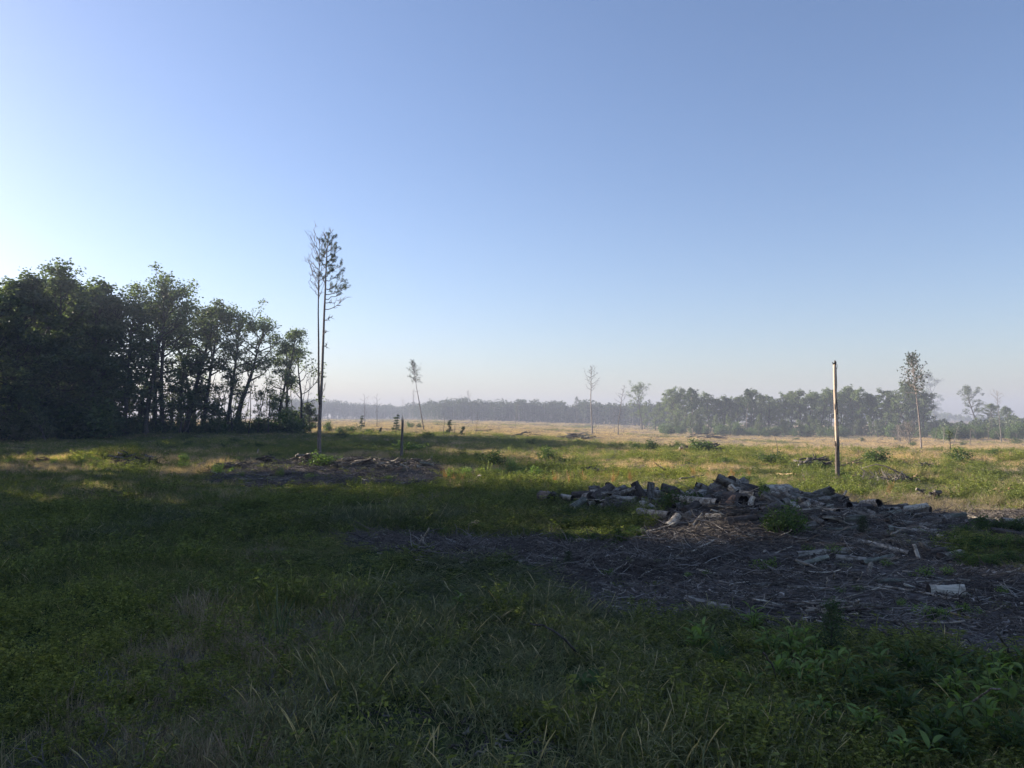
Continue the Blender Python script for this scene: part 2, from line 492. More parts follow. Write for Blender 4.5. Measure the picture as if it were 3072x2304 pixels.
def gen_oak(seed, H=16.0, base=0.42, cw=4.2, limbs=15, leaf=0.30, per=46, tr=0.24, sparse=1.0, lean=(0, 0), low=0, round_=1.0, mats=('trunk', 'oak_leaf')):
    """broadleaf tree: trunk mesh with its limbs, crown mesh of leaves in clumps on the limb ends"""
    rng = np.random.default_rng(seed)
    tb, cb = MB(), MB()
    P = wander((0, 0, -0.3), (lean[0] * 0.6, lean[1] * 0.6, 1), H * 0.9, 12, rng, 0.05)
    P[:, 0] += lean[0] * H * (P[:, 2] / H).clip(0) ** 1.5; P[:, 1] += lean[1] * H * (P[:, 2] / H).clip(0) ** 1.5
    P[:, 2] *= (H * 0.92) / max(P[-1, 2], 1e-3)
    t = np.linspace(0, 1, 13)
    rad = tr * (1 - t) ** 0.8 + 0.025; rad[0] *= 1.5
    add_tube(tb, P, rad, 9, rough=0.08, rng=rng)
    clumps = []
    for k in range(limbs + low):
        f = (k + 0.5) / limbs if k < limbs else rng.uniform(-0.5, 0.0)
        hfr = base + (0.97 - base) * f ** 0.9
        if k >= limbs: hfr = base * rng.uniform(0.35, 0.95)
        i = hfr / 0.97 * 12 * 0.97
        i0 = int(min(i, 11)); p = P[i0] * (1 - (i - i0)) + P[i0 + 1] * (i - i0)
        az = k * 2.399 + rng.uniform(-0.4, 0.4)
        prof = math.sin(math.pi * (0.22 + 0.70 * f ** round_)) if k < limbs else 0.5
        L = cw * prof * rng.uniform(0.7, 1.2)
        el = rng.uniform(0.25, 0.6) + f * 0.55
        d = np.array([math.cos(az) * math.cos(el), math.sin(az) * math.cos(el), math.sin(el)])
        B = wander(p, d, L, 5, rng, 0.16, 0.05)
        r0 = min(0.5 * tr * (1 - f * 0.6), 0.12)
        add_tube(tb, B, np.linspace(r0, 0.02, 6), 5, cap=False)
        clumps.append((B[-1], 1.0))
        for q in range(3 if L > 1.6 else 2):
            s = rng.integers(2, 5)
            d2 = unit(B[s] - B[s - 1] + rng.normal(0, 0.7, 3))
            C = wander(B[s], d2, L * rng.uniform(0.3, 0.55), 3, rng, 0.2, 0.06)
            add_tube(tb, C, np.linspace(r0 * 0.5, 0.012, 4), 4, cap=False)
            clumps.append((C[-1], 0.85))
            if rng.random() < 0.5: clumps.append((C[1], 0.6))
    clumps.append((P[-1], 0.9))
    pts = []
    for c, s in clumps:
        if rng.random() > sparse: continue
        n = int(per * rng.uniform(0.6, 1.35) * s)
        rr = 0.95 * s * (cw / 4.2) ** 0.5 * rng.uniform(0.75, 1.25)
        q = unit(rng.normal(size=(n, 3))) * (rng.random((n, 1)) ** 0.45) * rr * np.array([1, 1, 0.72])
        pts.append(c + q + np.array([0, 0, 0.12 * rr]))
    C = np.concatenate(pts)
    cb.add(*leaves(C, leaf, rng, 0.62))
    return tb.mesh('trunk', M[mats[0]], True), cb.mesh('crown', M[mats[1]]), H

def add_tuft(cb, c, rng, L=0.30, n=26, w_=0.05, dirn=None):
    """a star of pine needles as thin blades"""
    D = unit(rng.normal(size=(n, 3)) + (np.array([0, 0, 0.5]) if dirn is None else dirn))
    S = unit(np.cross(D, rng.normal(size=(n, 3))))
    Ls = L * rng.uniform(0.6, 1.15, (n, 1))
    V = np.stack([c + D * 0.02 - S * w_ / 2, c + D * 0.02 + S * w_ / 2, c + D * Ls + S * w_ * 0.2, c + D * Ls - S * w_ * 0.2], 1).reshape(-1, 3)
    cb.add(V, np.arange(4 * n).reshape(n, 4))

def gen_pine(seed, H=16, base=0.55, cw=2.6, whorls=14, tr=0.16, tuft=0.34, dens=1.0, mats=('pine_bark', 'pine_tuft'), lean=(0, 0), wide=0.055):
    rng = np.random.default_rng(seed)
    tb, cb = MB(), MB()
    P = wander((0, 0, -0.3), (0, 0, 1), H, 14, rng, 0.02)
    P[:, 0] += lean[0] * P[:, 2]; P[:, 1] += lean[1] * P[:, 2]
    t = np.linspace(0, 1, 15)
    add_tube(tb, P, tr * (1 - t * 0.9), 9, rough=0.06, rng=rng)
    for k in range(whorls):
        f = (k + 0.5) / whorls
        i = (base + (0.99 - base) * f) * 14
        i0 = int(min(i, 13)); p = P[i0] * (1 - (i - i0)) + P[i0 + 1] * (i - i0)
        for q in range(rng.integers(2, 4)):
            az = k * 2.4 + q * 2.1 + rng.uniform(-0.4, 0.4)
            L = cw * (math.sin(math.pi * (0.25 + 0.68 * f))) * rng.uniform(0.55, 1.15)
            el = 0.15 + 0.6 * f
            B = wander(p, (math.cos(az), math.sin(az), math.tan(el)), L, 4, rng, 0.14, 0.08)
            add_tube(tb, B, np.linspace(0.045, 0.012, 5), 4, cap=False)
            for s in (2, 3, 4):
                for z in range(2):
                    if rng.random() < 0.8 * dens:
                        e = B[s] + rng.normal(0, 0.28, 3) * (L / 2.6 + 0.4)
                        add_tube(tb, np.array([B[s], e]), [0.012, 0.008], 3, cap=False)
                        add_tuft(cb, e, rng, tuft, 30, wide)
    for k in range(9):                         # dead stubs below the crown
        h = rng.uniform(0.2, base) * 14; i0 = int(h); az = rng.uniform(0, 6.28); L = rng.uniform(0.15, 0.8)
        add_tube(tb, wander(P[i0], (math.cos(az), math.sin(az), 0.2), L, 2, rng, 0.1), [0.025, 0.018, 0.008], 4, cap=False)
    if not cb.v: add_tuft(cb, P[-1], rng)
    return tb.mesh('trunk', M[mats[0]], True), cb.mesh('crown', M[mats[1]]), H

def gen_bare(seed, H=12, base=0.5, cw=2.2, limbs=16, tr=0.12, twig=3, up=0.5, lean=(0, 0), mats='dead_bark', bend=0.0):
    """a leafless tree: one mesh, trunk with limbs and twigs; returns trunk mesh and twig crown mesh"""
    rng = np.random.default_rng(seed)
    tb, cb = MB(), MB()
    P = wander((0, 0, -0.3), (0, 0, 1), H, 12, rng, 0.035)
    tt = (P[:, 2] / H).clip(0)
    P[:, 0] += lean[0] * H * (tt * (1 - bend) + bend * tt ** 2); P[:, 1] += lean[1] * H * tt
    t = np.linspace(0, 1, 13)
    add_tube(tb, P, tr * (1 - t * 0.9) + 0.008, 7, rough=0.08, rng=rng)
    for k in range(limbs):
        f = (k + 0.5) / limbs
        i = (base + (0.98 - base) * f) * 12
        i0 = int(min(i, 11)); p = P[i0] * (1 - (i - i0)) + P[i0 + 1] * (i - i0)
        az = k * 2.399 + rng.uniform(-0.4, 0.4)
        L = cw * math.sin(math.pi * (0.2 + 0.72 * f)) * rng.uniform(0.6, 1.15)
        B = wander(p, (math.cos(az), math.sin(az), up + f * 0.5), L, 4, rng, 0.16, 0.08)
        add_tube(cb, B, np.linspace(tr * 0.32, 0.012, 5), 4, cap=False)
        for q in range(twig):
            s = rng.integers(1, 5)
            Cc = wander(B[s], unit(B[s] - B[s - 1]) + rng.normal(0, 0.6, 3), L * rng.uniform(0.25, 0.5), 3, rng, 0.2, 0.05)
            add_tube(cb, Cc, np.linspace(0.016, 0.008, 4), 3, cap=False)
            for z in range(2):
                s2 = rng.integers(1, 4)
                D = wander(Cc[s2], unit(Cc[s2] - Cc[s2 - 1]) + rng.normal(0, 0.7, 3), L * 0.2, 2, rng, 0.2)
                add_tube(cb, D, [0.01, 0.008, 0.006], 3, cap=False)
    if not cb.v: add_tube(cb, np.array([P[-1], P[-1] + [0, 0, .3]]), [0.012, 0.008], 3)
    return tb.mesh('trunk', M[mats], True), cb.mesh('branches', M[mats], True), H

def gen_shrub(seed, H=1.0, W=1.0, stems=9, per=40, leaf=0.09, mats=('trunk', 'shrub_leaf'), aspect=0.55, layers=4):
    rng = np.random.default_rng(seed)
    tb, cb = MB(), MB()
    pts = []
    for k in range(stems):
        az = k * 2.4 + rng.uniform(-0.4, 0.4)
        r = W * 0.5 * rng.uniform(0.3, 1.0)
        h = H * rng.uniform(0.55, 1.0) * (1 - 0.45 * (r / (W * 0.5)) ** 2)
        B = wander((rng.normal(0, 0.05 * W), rng.normal(0, 0.05 * W), -0.05), (math.cos(az) * r, math.sin(az) * r, h), math.hypot(r, h), 5, rng, 0.12, 0.04)
        add_tube(tb, B, np.linspace(0.012 + 0.008 * H, 0.005, 6), 4, cap=False)
        for s in range(2, 6):
            n = int(per / layers * rng.uniform(0.6, 1.4))
            q = unit(rng.normal(size=(n, 3))) * (rng.random((n, 1)) ** 0.5) * (0.14 * H + 0.10 * W) * np.array([1, 1, 0.8])
            c = B[s] + q
            c[:, 2] = np.maximum(c[:, 2], 0.02)
            pts.append(c)
    cb.add(*leaves(np.concatenate(pts), leaf, rng, aspect))
    return tb.mesh('stem', M[mats[0]], True), cb.mesh('leaves', M[mats[1]]), H

def put_tree(proto, loc, H, rz, name, label, cat, group=None, wide=1.0, parts=('trunk', 'crown'), tilt=None):
    """a tree or shrub at its place: an Empty with the trunk and the crown as its parts"""
    tm, cm, H0 = proto
    e = empty(name, loc, rz)
    s = H / H0
    e.scale = (s * wide, s * wide, s)
    if tilt: e.rotation_euler = (tilt[0], tilt[1], rz)
    for nm, me in zip(parts, (tm, cm)):
        o = bpy.data.objects.new(nm, me); COL.objects.link(o); o.parent = e
    tag(e, label, cat, group)
    return e

OAK = [gen_oak(1, low=4), gen_oak(2, base=0.46, cw=4.6, limbs=17, low=3), gen_oak(3, base=0.38, cw=3.6, low=5), gen_oak(4, base=0.42, cw=5.0, limbs=18, round_=0.8, low=4),
       gen_oak(5, base=0.5, cw=3.2, limbs=12, sparse=0.9, low=3)]
OAKD = [gen_oak(11, base=0.20, cw=4.6, limbs=24, per=60, low=4, leaf=0.34), gen_oak(12, base=0.15, cw=4.0, limbs=26, per=60, low=5, leaf=0.34)]
OAKS = gen_oak(21, H=12, base=0.36, cw=3.2, limbs=13, sparse=0.55, per=34, tr=0.14, leaf=0.28)
OAKL = gen_oak(22, H=15, base=0.50, cw=4.8, limbs=15, tr=0.30, lean=(0.20, 0.0))
VINE = gen_oak(31, H=9, base=0.05, cw=1.9, limbs=20, per=50, tr=0.12, leaf=0.28)
BUSH = [gen_shrub(41, 3.0, 3.2, 14, 170, 0.24), gen_shrub(42, 2.4, 3.6, 15, 170, 0.24), gen_shrub(43, 3.6, 2.6, 13, 170, 0.24)]
HORV = 1248.0

# the dark wood at the side of the clearing: front row with each tree's top as in the photograph (2212 px frame)
K = 3072.0 / 2212.0
FRONT = [
 (-45, 600, 80, 'D0', 'dense dark broadleaf tree cut off by the frame edge, hiding its own trunk'),
 (12, 588, 80, 'D1', 'tall dense broadleaf tree at the dark edge of the wood, second from the frame edge'),
 (58, 572, 84, 'O0', 'tallest broadleaf tree of the dark wood, with a ragged feathery top'),
 (128, 580, 86, 'O3', 'broad dark tree with a rounded domed top beside the tallest tree of the wood'),
 (180, 596, 88, 'D1', 'dense dark tree sloping down behind the domed tree of the wood'),
 (226, 628, 90, 'O1', 'medium dark tree at the dip in the top of the wood'),
 (268, 640, 91, 'O4', 'slim dark tree in the dip between the two high humps of the wood'),
 (314, 612, 93, 'O1', 'high tree in the middle of the wood with a light open crown against the sky'),
 (352, 606, 95, 'O3', 'broad tree forming the second hump of the wood, wide crown, tall trunk'),
 (398, 640, 97, 'O2', 'narrow tree on the falling flank of the second hump of the wood'),
 (438, 646, 98, 'O0', 'round topped tree standing just above its lower neighbours in the wood'),
 (492, 664, 100, 'O1', 'spreading tree with bare lower trunk near the open end of the wood'),
 (508, 690, 103, 'LEAN', 'leaning tree with a thick slanted dark trunk near the end of the wood'),
 (598, 700, 105, 'O2', 'tree with rounded crown beside the leaning trunk at the end of the wood'),
 (622, 728, 107, 'O4', 'slender tree, last but one at the open end of the wood'),
 (652, 742, 108, 'S', 'sparse see-through tree, last of the wood, next to the lone twin pine'),
]
def pick(code):
    if code == 'LEAN': return OAKL
    if code == 'S': return OAKS
    return (OAKD if code[0] == 'D' else OAK)[int(code[1])]
rg = random.Random(5)
def wood_tree(pxv, topv, d, code, label, group=None, wide=None):
    px, pt = pxv * K, topv * K
    f = foot(px, d)
    H = CAMH + (HORV - pt) / F_PX * d - f[2]
    put_tree(pick(code), f - np.array([0, 0, 0.05]), H, 0.0 if code == 'LEAN' else rg.uniform(0, 6.28), 'broadleaf_tree', label, 'tree', group, wide or rg.uniform(0.95, 1.25))
for (pxv, topv, d, code, lab) in FRONT:
    wood_tree(pxv, topv, d, code, lab, 'trees of the dark wood')
FRONTL = [(px_, 'behind the ' + ph) for px_, ph in [(0, 'tree cut off by the frame edge'), (60, 'tall dense tree'), (100, 'tallest tree'), (170, 'domed tree'), (240, 'slope past the dome'), (310, 'dip in its tops'), (370, 'slim tree in the dip'), (430, 'high open crowned tree'), (490, 'second hump'), (550, 'falling flank'), (600, 'round topped tree'), (670, 'spreading tree'), (740, 'leaning tree'), (800, 'last rounded crown')]]
# trees behind the front row, lower in the frame
for (pxv, topv, d, code) in [(-20, 612, 92, 'D0'), (40, 604, 95, 'D1'), (95, 600, 98, 'D0'), (150, 612, 99, 'O3'), (205, 640, 101, 'D0'),
                             (250, 660, 104, 'O1'), (295, 655, 106, 'O2'), (335, 640, 108, 'O4'), (385, 668, 110, 'O0'), (425, 680, 112, 'O2'),
                             (0, 640, 104, 'D1'), (70, 640, 108, 'D0'), (120, 650, 110, 'D1'), (180, 660, 112, 'D0')]:
    wood_tree(pxv, topv, d, code, 'dark broadleaf tree inside the wood, ' + near(pxv * K, FRONTL), 'trees inside the dark wood')
# lower trees that fill the dark side of the wood
for (pxv, topv, d, code, wh) in [(-30, 700, 80, 'D1', 'cut by the frame edge'), (30, 720, 80, 'D0', 'first inside the frame edge'), (85, 715, 82, 'D1', 'behind the vine smothered tree'), (135, 730, 84, 'D0', 'under the domed tree'), (185, 745, 86, 'D1', 'under the slope past the dome'), (235, 770, 93, 'D0', 'under the dip in the tops')]:
    wood_tree(pxv, topv, d, code, 'low leafy dark tree at the front of the wood, ' + wh, 'low trees along the dark wood', 1.5)
f = foot(100 * K, 78)
put_tree(VINE, f, 5.6, 1.0, 'vine_covered_tree', 'small vine smothered tree, leaning cone shape, in front of the dark wood', 'tree', None, 1.0, tilt=(0, -0.25))
FOOTL0 = [(300, 'in its darkest part'), (370, 'left of the first bright gap'), (430, 'in the first bright gap'), (500, 'under its second hump'), (560, 'in the middle of the straight trunks'), (620, 'by the spreading tree'), (690, 'just left of the leaning trunk'), (760, 'just right of the leaning trunk'), (830, 'under its rounded end crown'), (890, 'near the last sparse tree')]
# thin bare stems seen in the gaps under the crowns
THIN = [gen_bare(61, 9, 0.6, 1.2, 7, 0.07, 1, mats='trunk'), gen_bare(62, 9, 0.55, 1.4, 9, 0.09, 1, mats='trunk'), gen_bare(63, 9, 0.7, 1.0, 6, 0.06, 1, mats='trunk')]
for k in range(34):
    pxv = 215 + k * 13.4 + rg.uniform(-5, 5)
    d = rg.uniform(94, 116)
    put_tree(THIN[k % 3], foot(pxv * K, d), rg.uniform(7, 10), rg.uniform(0, 6), 'thin_tree', 'thin dark stem under the crowns of the wood, ' + near(pxv * K, FOOTL0), 'tree', 'thin stems inside the dark wood', 1.0, ('trunk', 'branches'))
# thin leafy understorey seen against the light
USTORY = [gen_oak(71, H=7, base=0.25, cw=2.0, limbs=12, sparse=0.6, per=34, tr=0.08, leaf=0.24, low=2), gen_oak(72, H=7, base=0.15, cw=1.7, limbs=13, sparse=0.55, per=34, tr=0.07, leaf=0.24, low=2)]
for k in range(15):
    pxv = 200 + k * 27 + rg.uniform(-6, 6)
    put_tree(USTORY[k % 2], foot(pxv * K, rg.uniform(92, 112)), rg.uniform(5.0, 8.5), rg.uniform(0, 6), 'young_tree', 'thin young tree under the crowns of the wood, ' + near(pxv * K, FOOTL0), 'tree', 'young trees inside the dark wood', rg.uniform(0.8, 1.2))
# bushes along the foot of the wood
BSZ = ['rounded', 'broad low', 'upright']
FOOTL = [(0, 'at the frame edge'), (70, 'just inside the frame edge'), (140, 'beside the vine smothered tree'), (190, 'under the domed tree'), (260, 'under the dip in its top'), (330, 'before its densest dark part'), (400, 'before the first bright gap'), (450, 'under its second hump'), (510, 'under its falling flank'),
         (570, 'before the row of straight trunks'), (630, 'before the spreading tree'), (690, 'just left of the leaning trunk'), (740, 'just right of the leaning trunk'), (800, 'under its rounded end crown'), (850, 'under its slender end trees'), (900, 'under the last sparse tree')]
for k in range(40):
    pxv = -40 + k * 17.6 + rg.uniform(-6, 6)
    d = 78 + max(pxv, 0) * 0.043 + rg.uniform(-2, 5)
    put_tree(BUSH[k % 3], foot(pxv * K, d) - np.array([0, 0, .1]), rg.uniform(2.4, 4.4) * (1.15 if pxv < 240 else 0.72), rg.uniform(0, 6.28), 'shrub', BSZ[k % 3] + ' dark bush at the foot of the wood, ' + near(pxv * K, FOOTL), 'shrub', 'bushes along the foot of the wood', rg.uniform(0.9, 1.3), ('stem', 'leaves'))

# wood beside the camera, outside the frame, whose shade covers the foreground
if SHADE:
    rs = random.Random(77)
    spots = []
    for y in range(12, 46, 5):
        for c in range(3):
            if y > (36, 38, 43)[c]: continue
            spots.append((-34 - c * 7.0 + rs.uniform(-1.5, 1.5), y + c * 2.0 + rs.uniform(-1.5, 1.5)))
    for y in range(64, 88, 6):
        for c in range(3):
            spots.append((-60 - c * 7.5 - (y - 64) * 0.45 + rs.uniform(-1.5, 1.5), y + rs.uniform(-1.5, 1.5) + c * 3.0))
    for (x, y) in spots:
        put_tree(OAKD[rs.randint(0, 1)], (x, y, T(x, y) - .05), rs.uniform(17.2, 18.6) + 1.5 * (x < -40) if y < 50 else rs.uniform(19, 23), rs.uniform(0, 6.28), 'broadleaf_tree', 'dense broadleaf tree of the wood beside the camera, outside the frame', 'tree', 'trees beside the camera', 1.05)

# ---------------------------------------------------------------- trees left standing in the clear-cut
def base_depth(px, py):
    p = at(px, py); return p

def put_at(proto, px, pbase, ptop, name, label, cat, group=None, wide=1.0, parts=('trunk', 'crown'), rz=None, sink=0.1):
    p = at(px, pbase)
    H = (pbase - ptop) / F_PX * p[1] + sink
    return put_tree(proto, p - np.array([0, 0, sink]), H, rz if rz is not None else rg.uniform(0, 6.28), name, label, cat, group, wide, parts)

def lone_twin_pine():
    """the hero tree: a thin pine forked low down, one stem nearly bare, the other with a one-sided crown"""
    rng = np.random.default_rng(100)
    p = at(957, 1372)
    d = p[1]; s = d / F_PX                      # metres per pixel at its distance
    e = empty('twin_pine', p - np.array([0, 0, .15]))
    tag(e, 'tall twin stemmed pine standing alone between the dark wood and the clear-cut', 'tree')
    def W(px, py): return np.array([(px - 957) * s, 0, (1372 - py) * s + .15])
    mb = MB()
    main = [(957, 1378), (957, 1330), (957, 1260), (959, 1200), (962, 1130), (964, 1040), (966, 950), (968, 880), (970, 800), (972, 740), (976, 690)]
    P = np.array([W(*q) for q in main]); P[:, 1] += np.linspace(0, 0.3, len(P))
    rad = np.array([7.2, 6.0, 5.3, 5.0, 3.9, 3.6, 3.2, 2.7, 2.0, 1.3, 0.5]) * s
    add_tube(mb, P, rad, 10, rough=0.05, rng=rng)
    tr = mb.build('trunk', M['pine_bark'], e, True)
    mb = MB()
    sec = [(958, 1215), (955, 1180), (954, 1120), (953, 1030), (951, 940), (951, 860), (953, 790), (953, 720)]
    Q = np.array([W(*q) for q in sec]); Q[:, 1] += -0.05
    add_tube(mb, Q, np.array([3.4, 3.4, 2.9, 2.5, 2.1, 1.7, 1.1, 0.4]) * s, 8, rough=0.05, rng=rng)
    st = mb.build('trunk', M['pine_bark'], e, True); tag(st, 'thinner bare second stem')
    bm_, cm = MB(), MB()
    def interp(A, py):
        z = (1372 - py) * s + .15
        k = np.searchsorted(A[:, 2], z); k = min(max(k, 1), len(A) - 1)
        t = (z - A[k - 1, 2]) / (A[k, 2] - A[k - 1, 2]); return A[k - 1] * (1 - t) + A[k] * t
    # the right-hand stem: long limbs to the right (start row, end x, end row, tufted)
    limbs = [(925, 1045, 890, 0), (960, 992, 952, 0), (895, 1043, 868, 1), (880, 1040, 860, 1), (862, 1028, 838, 1), (838, 1028, 815, 1), (815, 1020, 790, 1),
             (796, 1008, 772, 1), (780, 1012, 752, 1), (766, 1000, 740, 1), (750, 996, 728, 1), (735, 1004, 712, 1), (722, 985, 702, 1), (708, 990, 692, 0),
             (842, 948, 815, 1), (800, 950, 775, 1), (770, 955, 748, 1), (745, 960, 722, 1), (715, 964, 694, 0), (860, 1000, 850, 1), (825, 1000, 806, 1), (788, 990, 766, 1),
             (905, 1010, 895, 0), (1000, 978, 994, 0), (1040, 975, 1036, 0), (1200, 972, 1163, 0)]
    for (y0, x1, y1, tuft) in limbs:
        a = interp(P, y0); b = W(970 + (x1 - 970) * 0.86, y1); b[1] = a[1] + rng.uniform(-0.55, 0.55)
        n = 6
        t = np.linspace(0, 1, n + 1)[:, None]
        B = a * (1 - t) + b * t
        B[:, 2] -= np.sin(t[:, 0] * math.pi) * 0.10 * np.linalg.norm(b - a)
        B[1:-1] += rng.normal(0, 0.035, (n - 1, 3))
        add_tube(bm_, B, np.linspace(0.028, 0.008, n + 1), 5, cap=False)
        for q in range(11):
            k = rng.integers(2, n + 1)
            L = 0.12 * np.linalg.norm(b - a) + rng.uniform(0.05, 0.28)
            c = wander(B[k], unit(B[k] - B[k - 1]) + rng.normal(0, 0.55, 3) + np.array([0, 0, 0.3]), L, 3, rng, 0.2)
            add_tube(bm_, c, np.linspace(0.016, 0.008, 4), 3, cap=False)
            if tuft and rng.random() < 0.72:
                add_tuft(cm, c[-1] , rng, 0.12, 26, 0.013); add_tuft(cm, c[2] + rng.normal(0, .04, 3), rng, 0.12, 22, 0.013)
                if rng.random() < 0.4: add_tuft(cm, c[1], rng, 0.11, 20, 0.013)
    # the left-hand stem: a fan of bare upswept limbs
    for k in range(26):
        y0 = 900 - k * 6.6
        side = -1 if k % 3 else 0.6
        L = (1 - abs((k / 25) - 0.45) * 1.3) * 46 + 8
        a = interp(Q, y0); b = W(953 + side * L * rng.uniform(0.5, 1.0), y0 - rng.uniform(28, 80)); b[1] = a[1] + rng.uniform(-0.5, 0.5)
        t = np.linspace(0, 1, 6)[:, None]
        B = a * (1 - t) + b * t; B[:, 0] += np.sin(t[:, 0] * math.pi) * side * rng.uniform(-0.05, 0.12); B[1:-1] += rng.normal(0, 0.05, (4, 3))
        add_tube(bm_, B, np.linspace(0.019, 0.007, 6), 4, cap=False)
        for q in range(5):
            m_ = rng.integers(1, 6)
            c = wander(B[m_], unit(B[m_] - B[m_ - 1]) + rng.normal(0, 0.5, 3), rng.uniform(0.15, 0.45), 3, rng, 0.2, 0.1)
            add_tube(bm_, c, np.linspace(0.011, 0.007, 4), 3, cap=False)
    bm_.build('branches', M['pine_bark'], e, True)
    cm.build('needles', M['pine_tuft'], e)
lone_twin_pine()

PINE = [gen_pine(201, 12, 0.62, 1.9, 12, 0.13, 0.26, 0.9), gen_pine(202, 13, 0.68, 2.0, 12, 0.15, 0.3, 1.2)]
BARE = [gen_bare(211, 13, 0.62, 1.9, 18, 0.15, 4, 0.35), gen_bare(212, 11, 0.35, 1.5, 20, 0.11, 2, 0.15), gen_bare(213, 11, 0.45, 1.3, 16, 0.10, 3, 1.8, mats='dead_bark'),
        gen_bare(214, 8, 0.3, 1.6, 7, 0.07, 2, 0.9, lean=(-0.16, 0), bend=0.8, mats='trunk'), gen_bare(215, 5, 0.4, 0.6, 5, 0.10, 1, 0.6), gen_bare(216, 12, 0.72, 1.7, 13, 0.12, 4, 0.5)]
FIELD = [  # proto, px, base row, top row, name, label, category, width, yaw
 (BARE[2], 1238, 1262, 1160, 'dead_tree', 'pale leafless tree with a narrow vase shaped crown behind the leaning thin pine', 1.0, 0),
 (BARE[5], 1212, 1259, 1194, 'dead_tree', 'short pale leafless tree beside the vase shaped one, far across the field', 1.0, 1),
 (BARE[5], 1418, 1272, 1169, 'dead_tree', 'small pale dead tree with a tuft of twigs rising above the far wood', 0.8, 2),
 (BARE[3], 1094, 1279, 1178, 'dead_tree', 'dark bare sapling bending over, first beyond the twin pine', 1.0, 0.0),
 (BARE[3], 1131, 1281, 1177, 'dead_tree', 'bare forked sapling standing upright beside the bending one', 0.9, 2.6),
 (BARE[0], 1777, 1303, 1088, 'dead_tree', 'tall leafless tree with a round twiggy crown standing in the middle of the field', 1.0, 0.4),
 (BARE[1], 1854, 1306, 1147, 'dead_tree', 'sparse dead tree with short side twigs all the way up its stem', 1.0, 0.8),
 (BARE[1], 1843, 1304, 1236, 'dead_tree', 'short dead stem close beside the sparse twiggy dead tree', 0.8, 1.8),
 (BARE[4], 1870, 1305, 1268, 'snag', 'thin broken stem just past the sparse twiggy dead tree', 0.8, 0.3),
 (BARE[1], 1546, 1289, 1193, 'dead_tree', 'slim pale dead stem standing alone before the far wood', 0.7, 0.1),
 (BARE[4], 1642, 1278, 1236, 'snag', 'tiny thin stem before the middle of the far wood', 0.7, 2.1),
 (BARE[4], 1731, 1304, 1284, 'snag', 'short grey stub in the tan grass left of the tall leafless tree', 1.0, 1.2),
 (PINE[0], 1731, 1272, 1190, 'pine_tree', 'small sparse pine beside the tall leafless tree, at the edge of the far wood', 0.9, 0.6),
 (BARE[1], 1789, 1306, 1236, 'dead_tree', 'thin dead stem touching the foot of the tall leafless tree', 0.7, 2.4),
 (BARE[4], 1797, 1300, 1262, 'snag', 'thin leaning stub beside the foot of the tall leafless tree', 0.7, 3.4),
 (BARE[4], 1887, 1293, 1258, 'snag', 'dark crooked stub before the lone round oak', 0.9, 0.2),
 (BARE[4], 1330, 1303, 1235, 'snag', 'thin dark snag, first beyond the grey broken trunk', 0.8, 0.5),
 (BARE[4], 1362, 1303, 1270, 'snag', 'short thick broken stem next to the thin dark snag', 1.7, 1.5),
 (BARE[1], 1427, 1327, 1231, 'snag', 'tall thin snag at the edge of the shaded weeds', 0.6, 1.0),
 (BARE[4], 1145, 1283, 1240, 'snag', 'little dark stem behind the bare forked sapling', 0.7, 2.0),
 (BARE[4], 1068, 1268, 1238, 'snag', 'short dark stem in the tan grass beyond the twin pine', 0.8, 2.9),
 (BARE[4], 1105, 1268, 1244, 'snag', 'short dark stem behind the bending sapling', 0.8, 0.9),
 (BARE[4], 2484, 1348, 1312, 'snag', 'thin broken stick standing beside the tall pale pole', 0.6, 0.3),
 (BARE[5], 3005, 1329, 1164, 'dead_tree', 'leafless pinkish tree with a spray of thin twigs near the frame edge', 0.9, 0.3),
 (BARE[1], 2974, 1316, 1220, 'dead_tree', 'dead stem beside the leafless pinkish tree', 0.7, 1.1),
 (BARE[4], 2233, 1306, 1262, 'snag', 'pale stick standing at the foot of the tree line left of the pole', 0.7, 1.9),
 (BARE[4], 2075, 1285, 1215, 'snag', 'pale trunk standing before the first pine of the tree line', 0.6, 0.7),
 (BARE[4], 2281, 1278, 1218, 'snag', 'pale dead stem before the middle of the tree line', 0.5, 2.7),
 (BARE[4], 2644, 1296, 1230, 'snag', 'pale leaning stem before the tree line, between the pole and the tall pine', 0.5, 0.1),
 (BARE[4], 2571, 1288, 1206, 'snag', 'straight pale stem before the tree line, just past the pole', 0.5, 1.4),
 (BARE[4], 2700, 1285, 1200, 'snag', 'straight pale stem before the tree line, next to the tall pine', 0.5, 2.2),
]
for (pr, px, pb, pt, nm, lab, wd, rz) in FIELD:
    put_at(pr, px, pb, pt, nm, lab, 'tree' if 'tree' in nm else 'snag', 'trees and snags left in the field', wd, ('trunk', 'crown') if nm == 'pine_tree' else ('trunk', 'branches'), rz)

# thin pine leaning over, with a few needles left in its top
LP = gen_pine(221, 13, 0.70, 1.6, 20, 0.11, 0.13, 0.6, lean=(-0.19, 0), wide=0.025)
put_at(LP, 1272, 1290, 1078, 'leaning_pine', 'thin pine leaning to one side with a wispy one sided crown', 'tree', 'trees and snags left in the field', 1.0, rz=0.0)
# tall slender pine before the tree line, forked high up
TP = gen_pine(222, 12, 0.60, 2.2, 24, 0.13, 0.17, 1.15, wide=0.03)
put_at(TP, 2764, 1350, 1057, 'tall_pine', 'tall slender pine with a bare trunk and an open oval crown, near the tree line', 'tree', None, 0.80, rz=0.5)
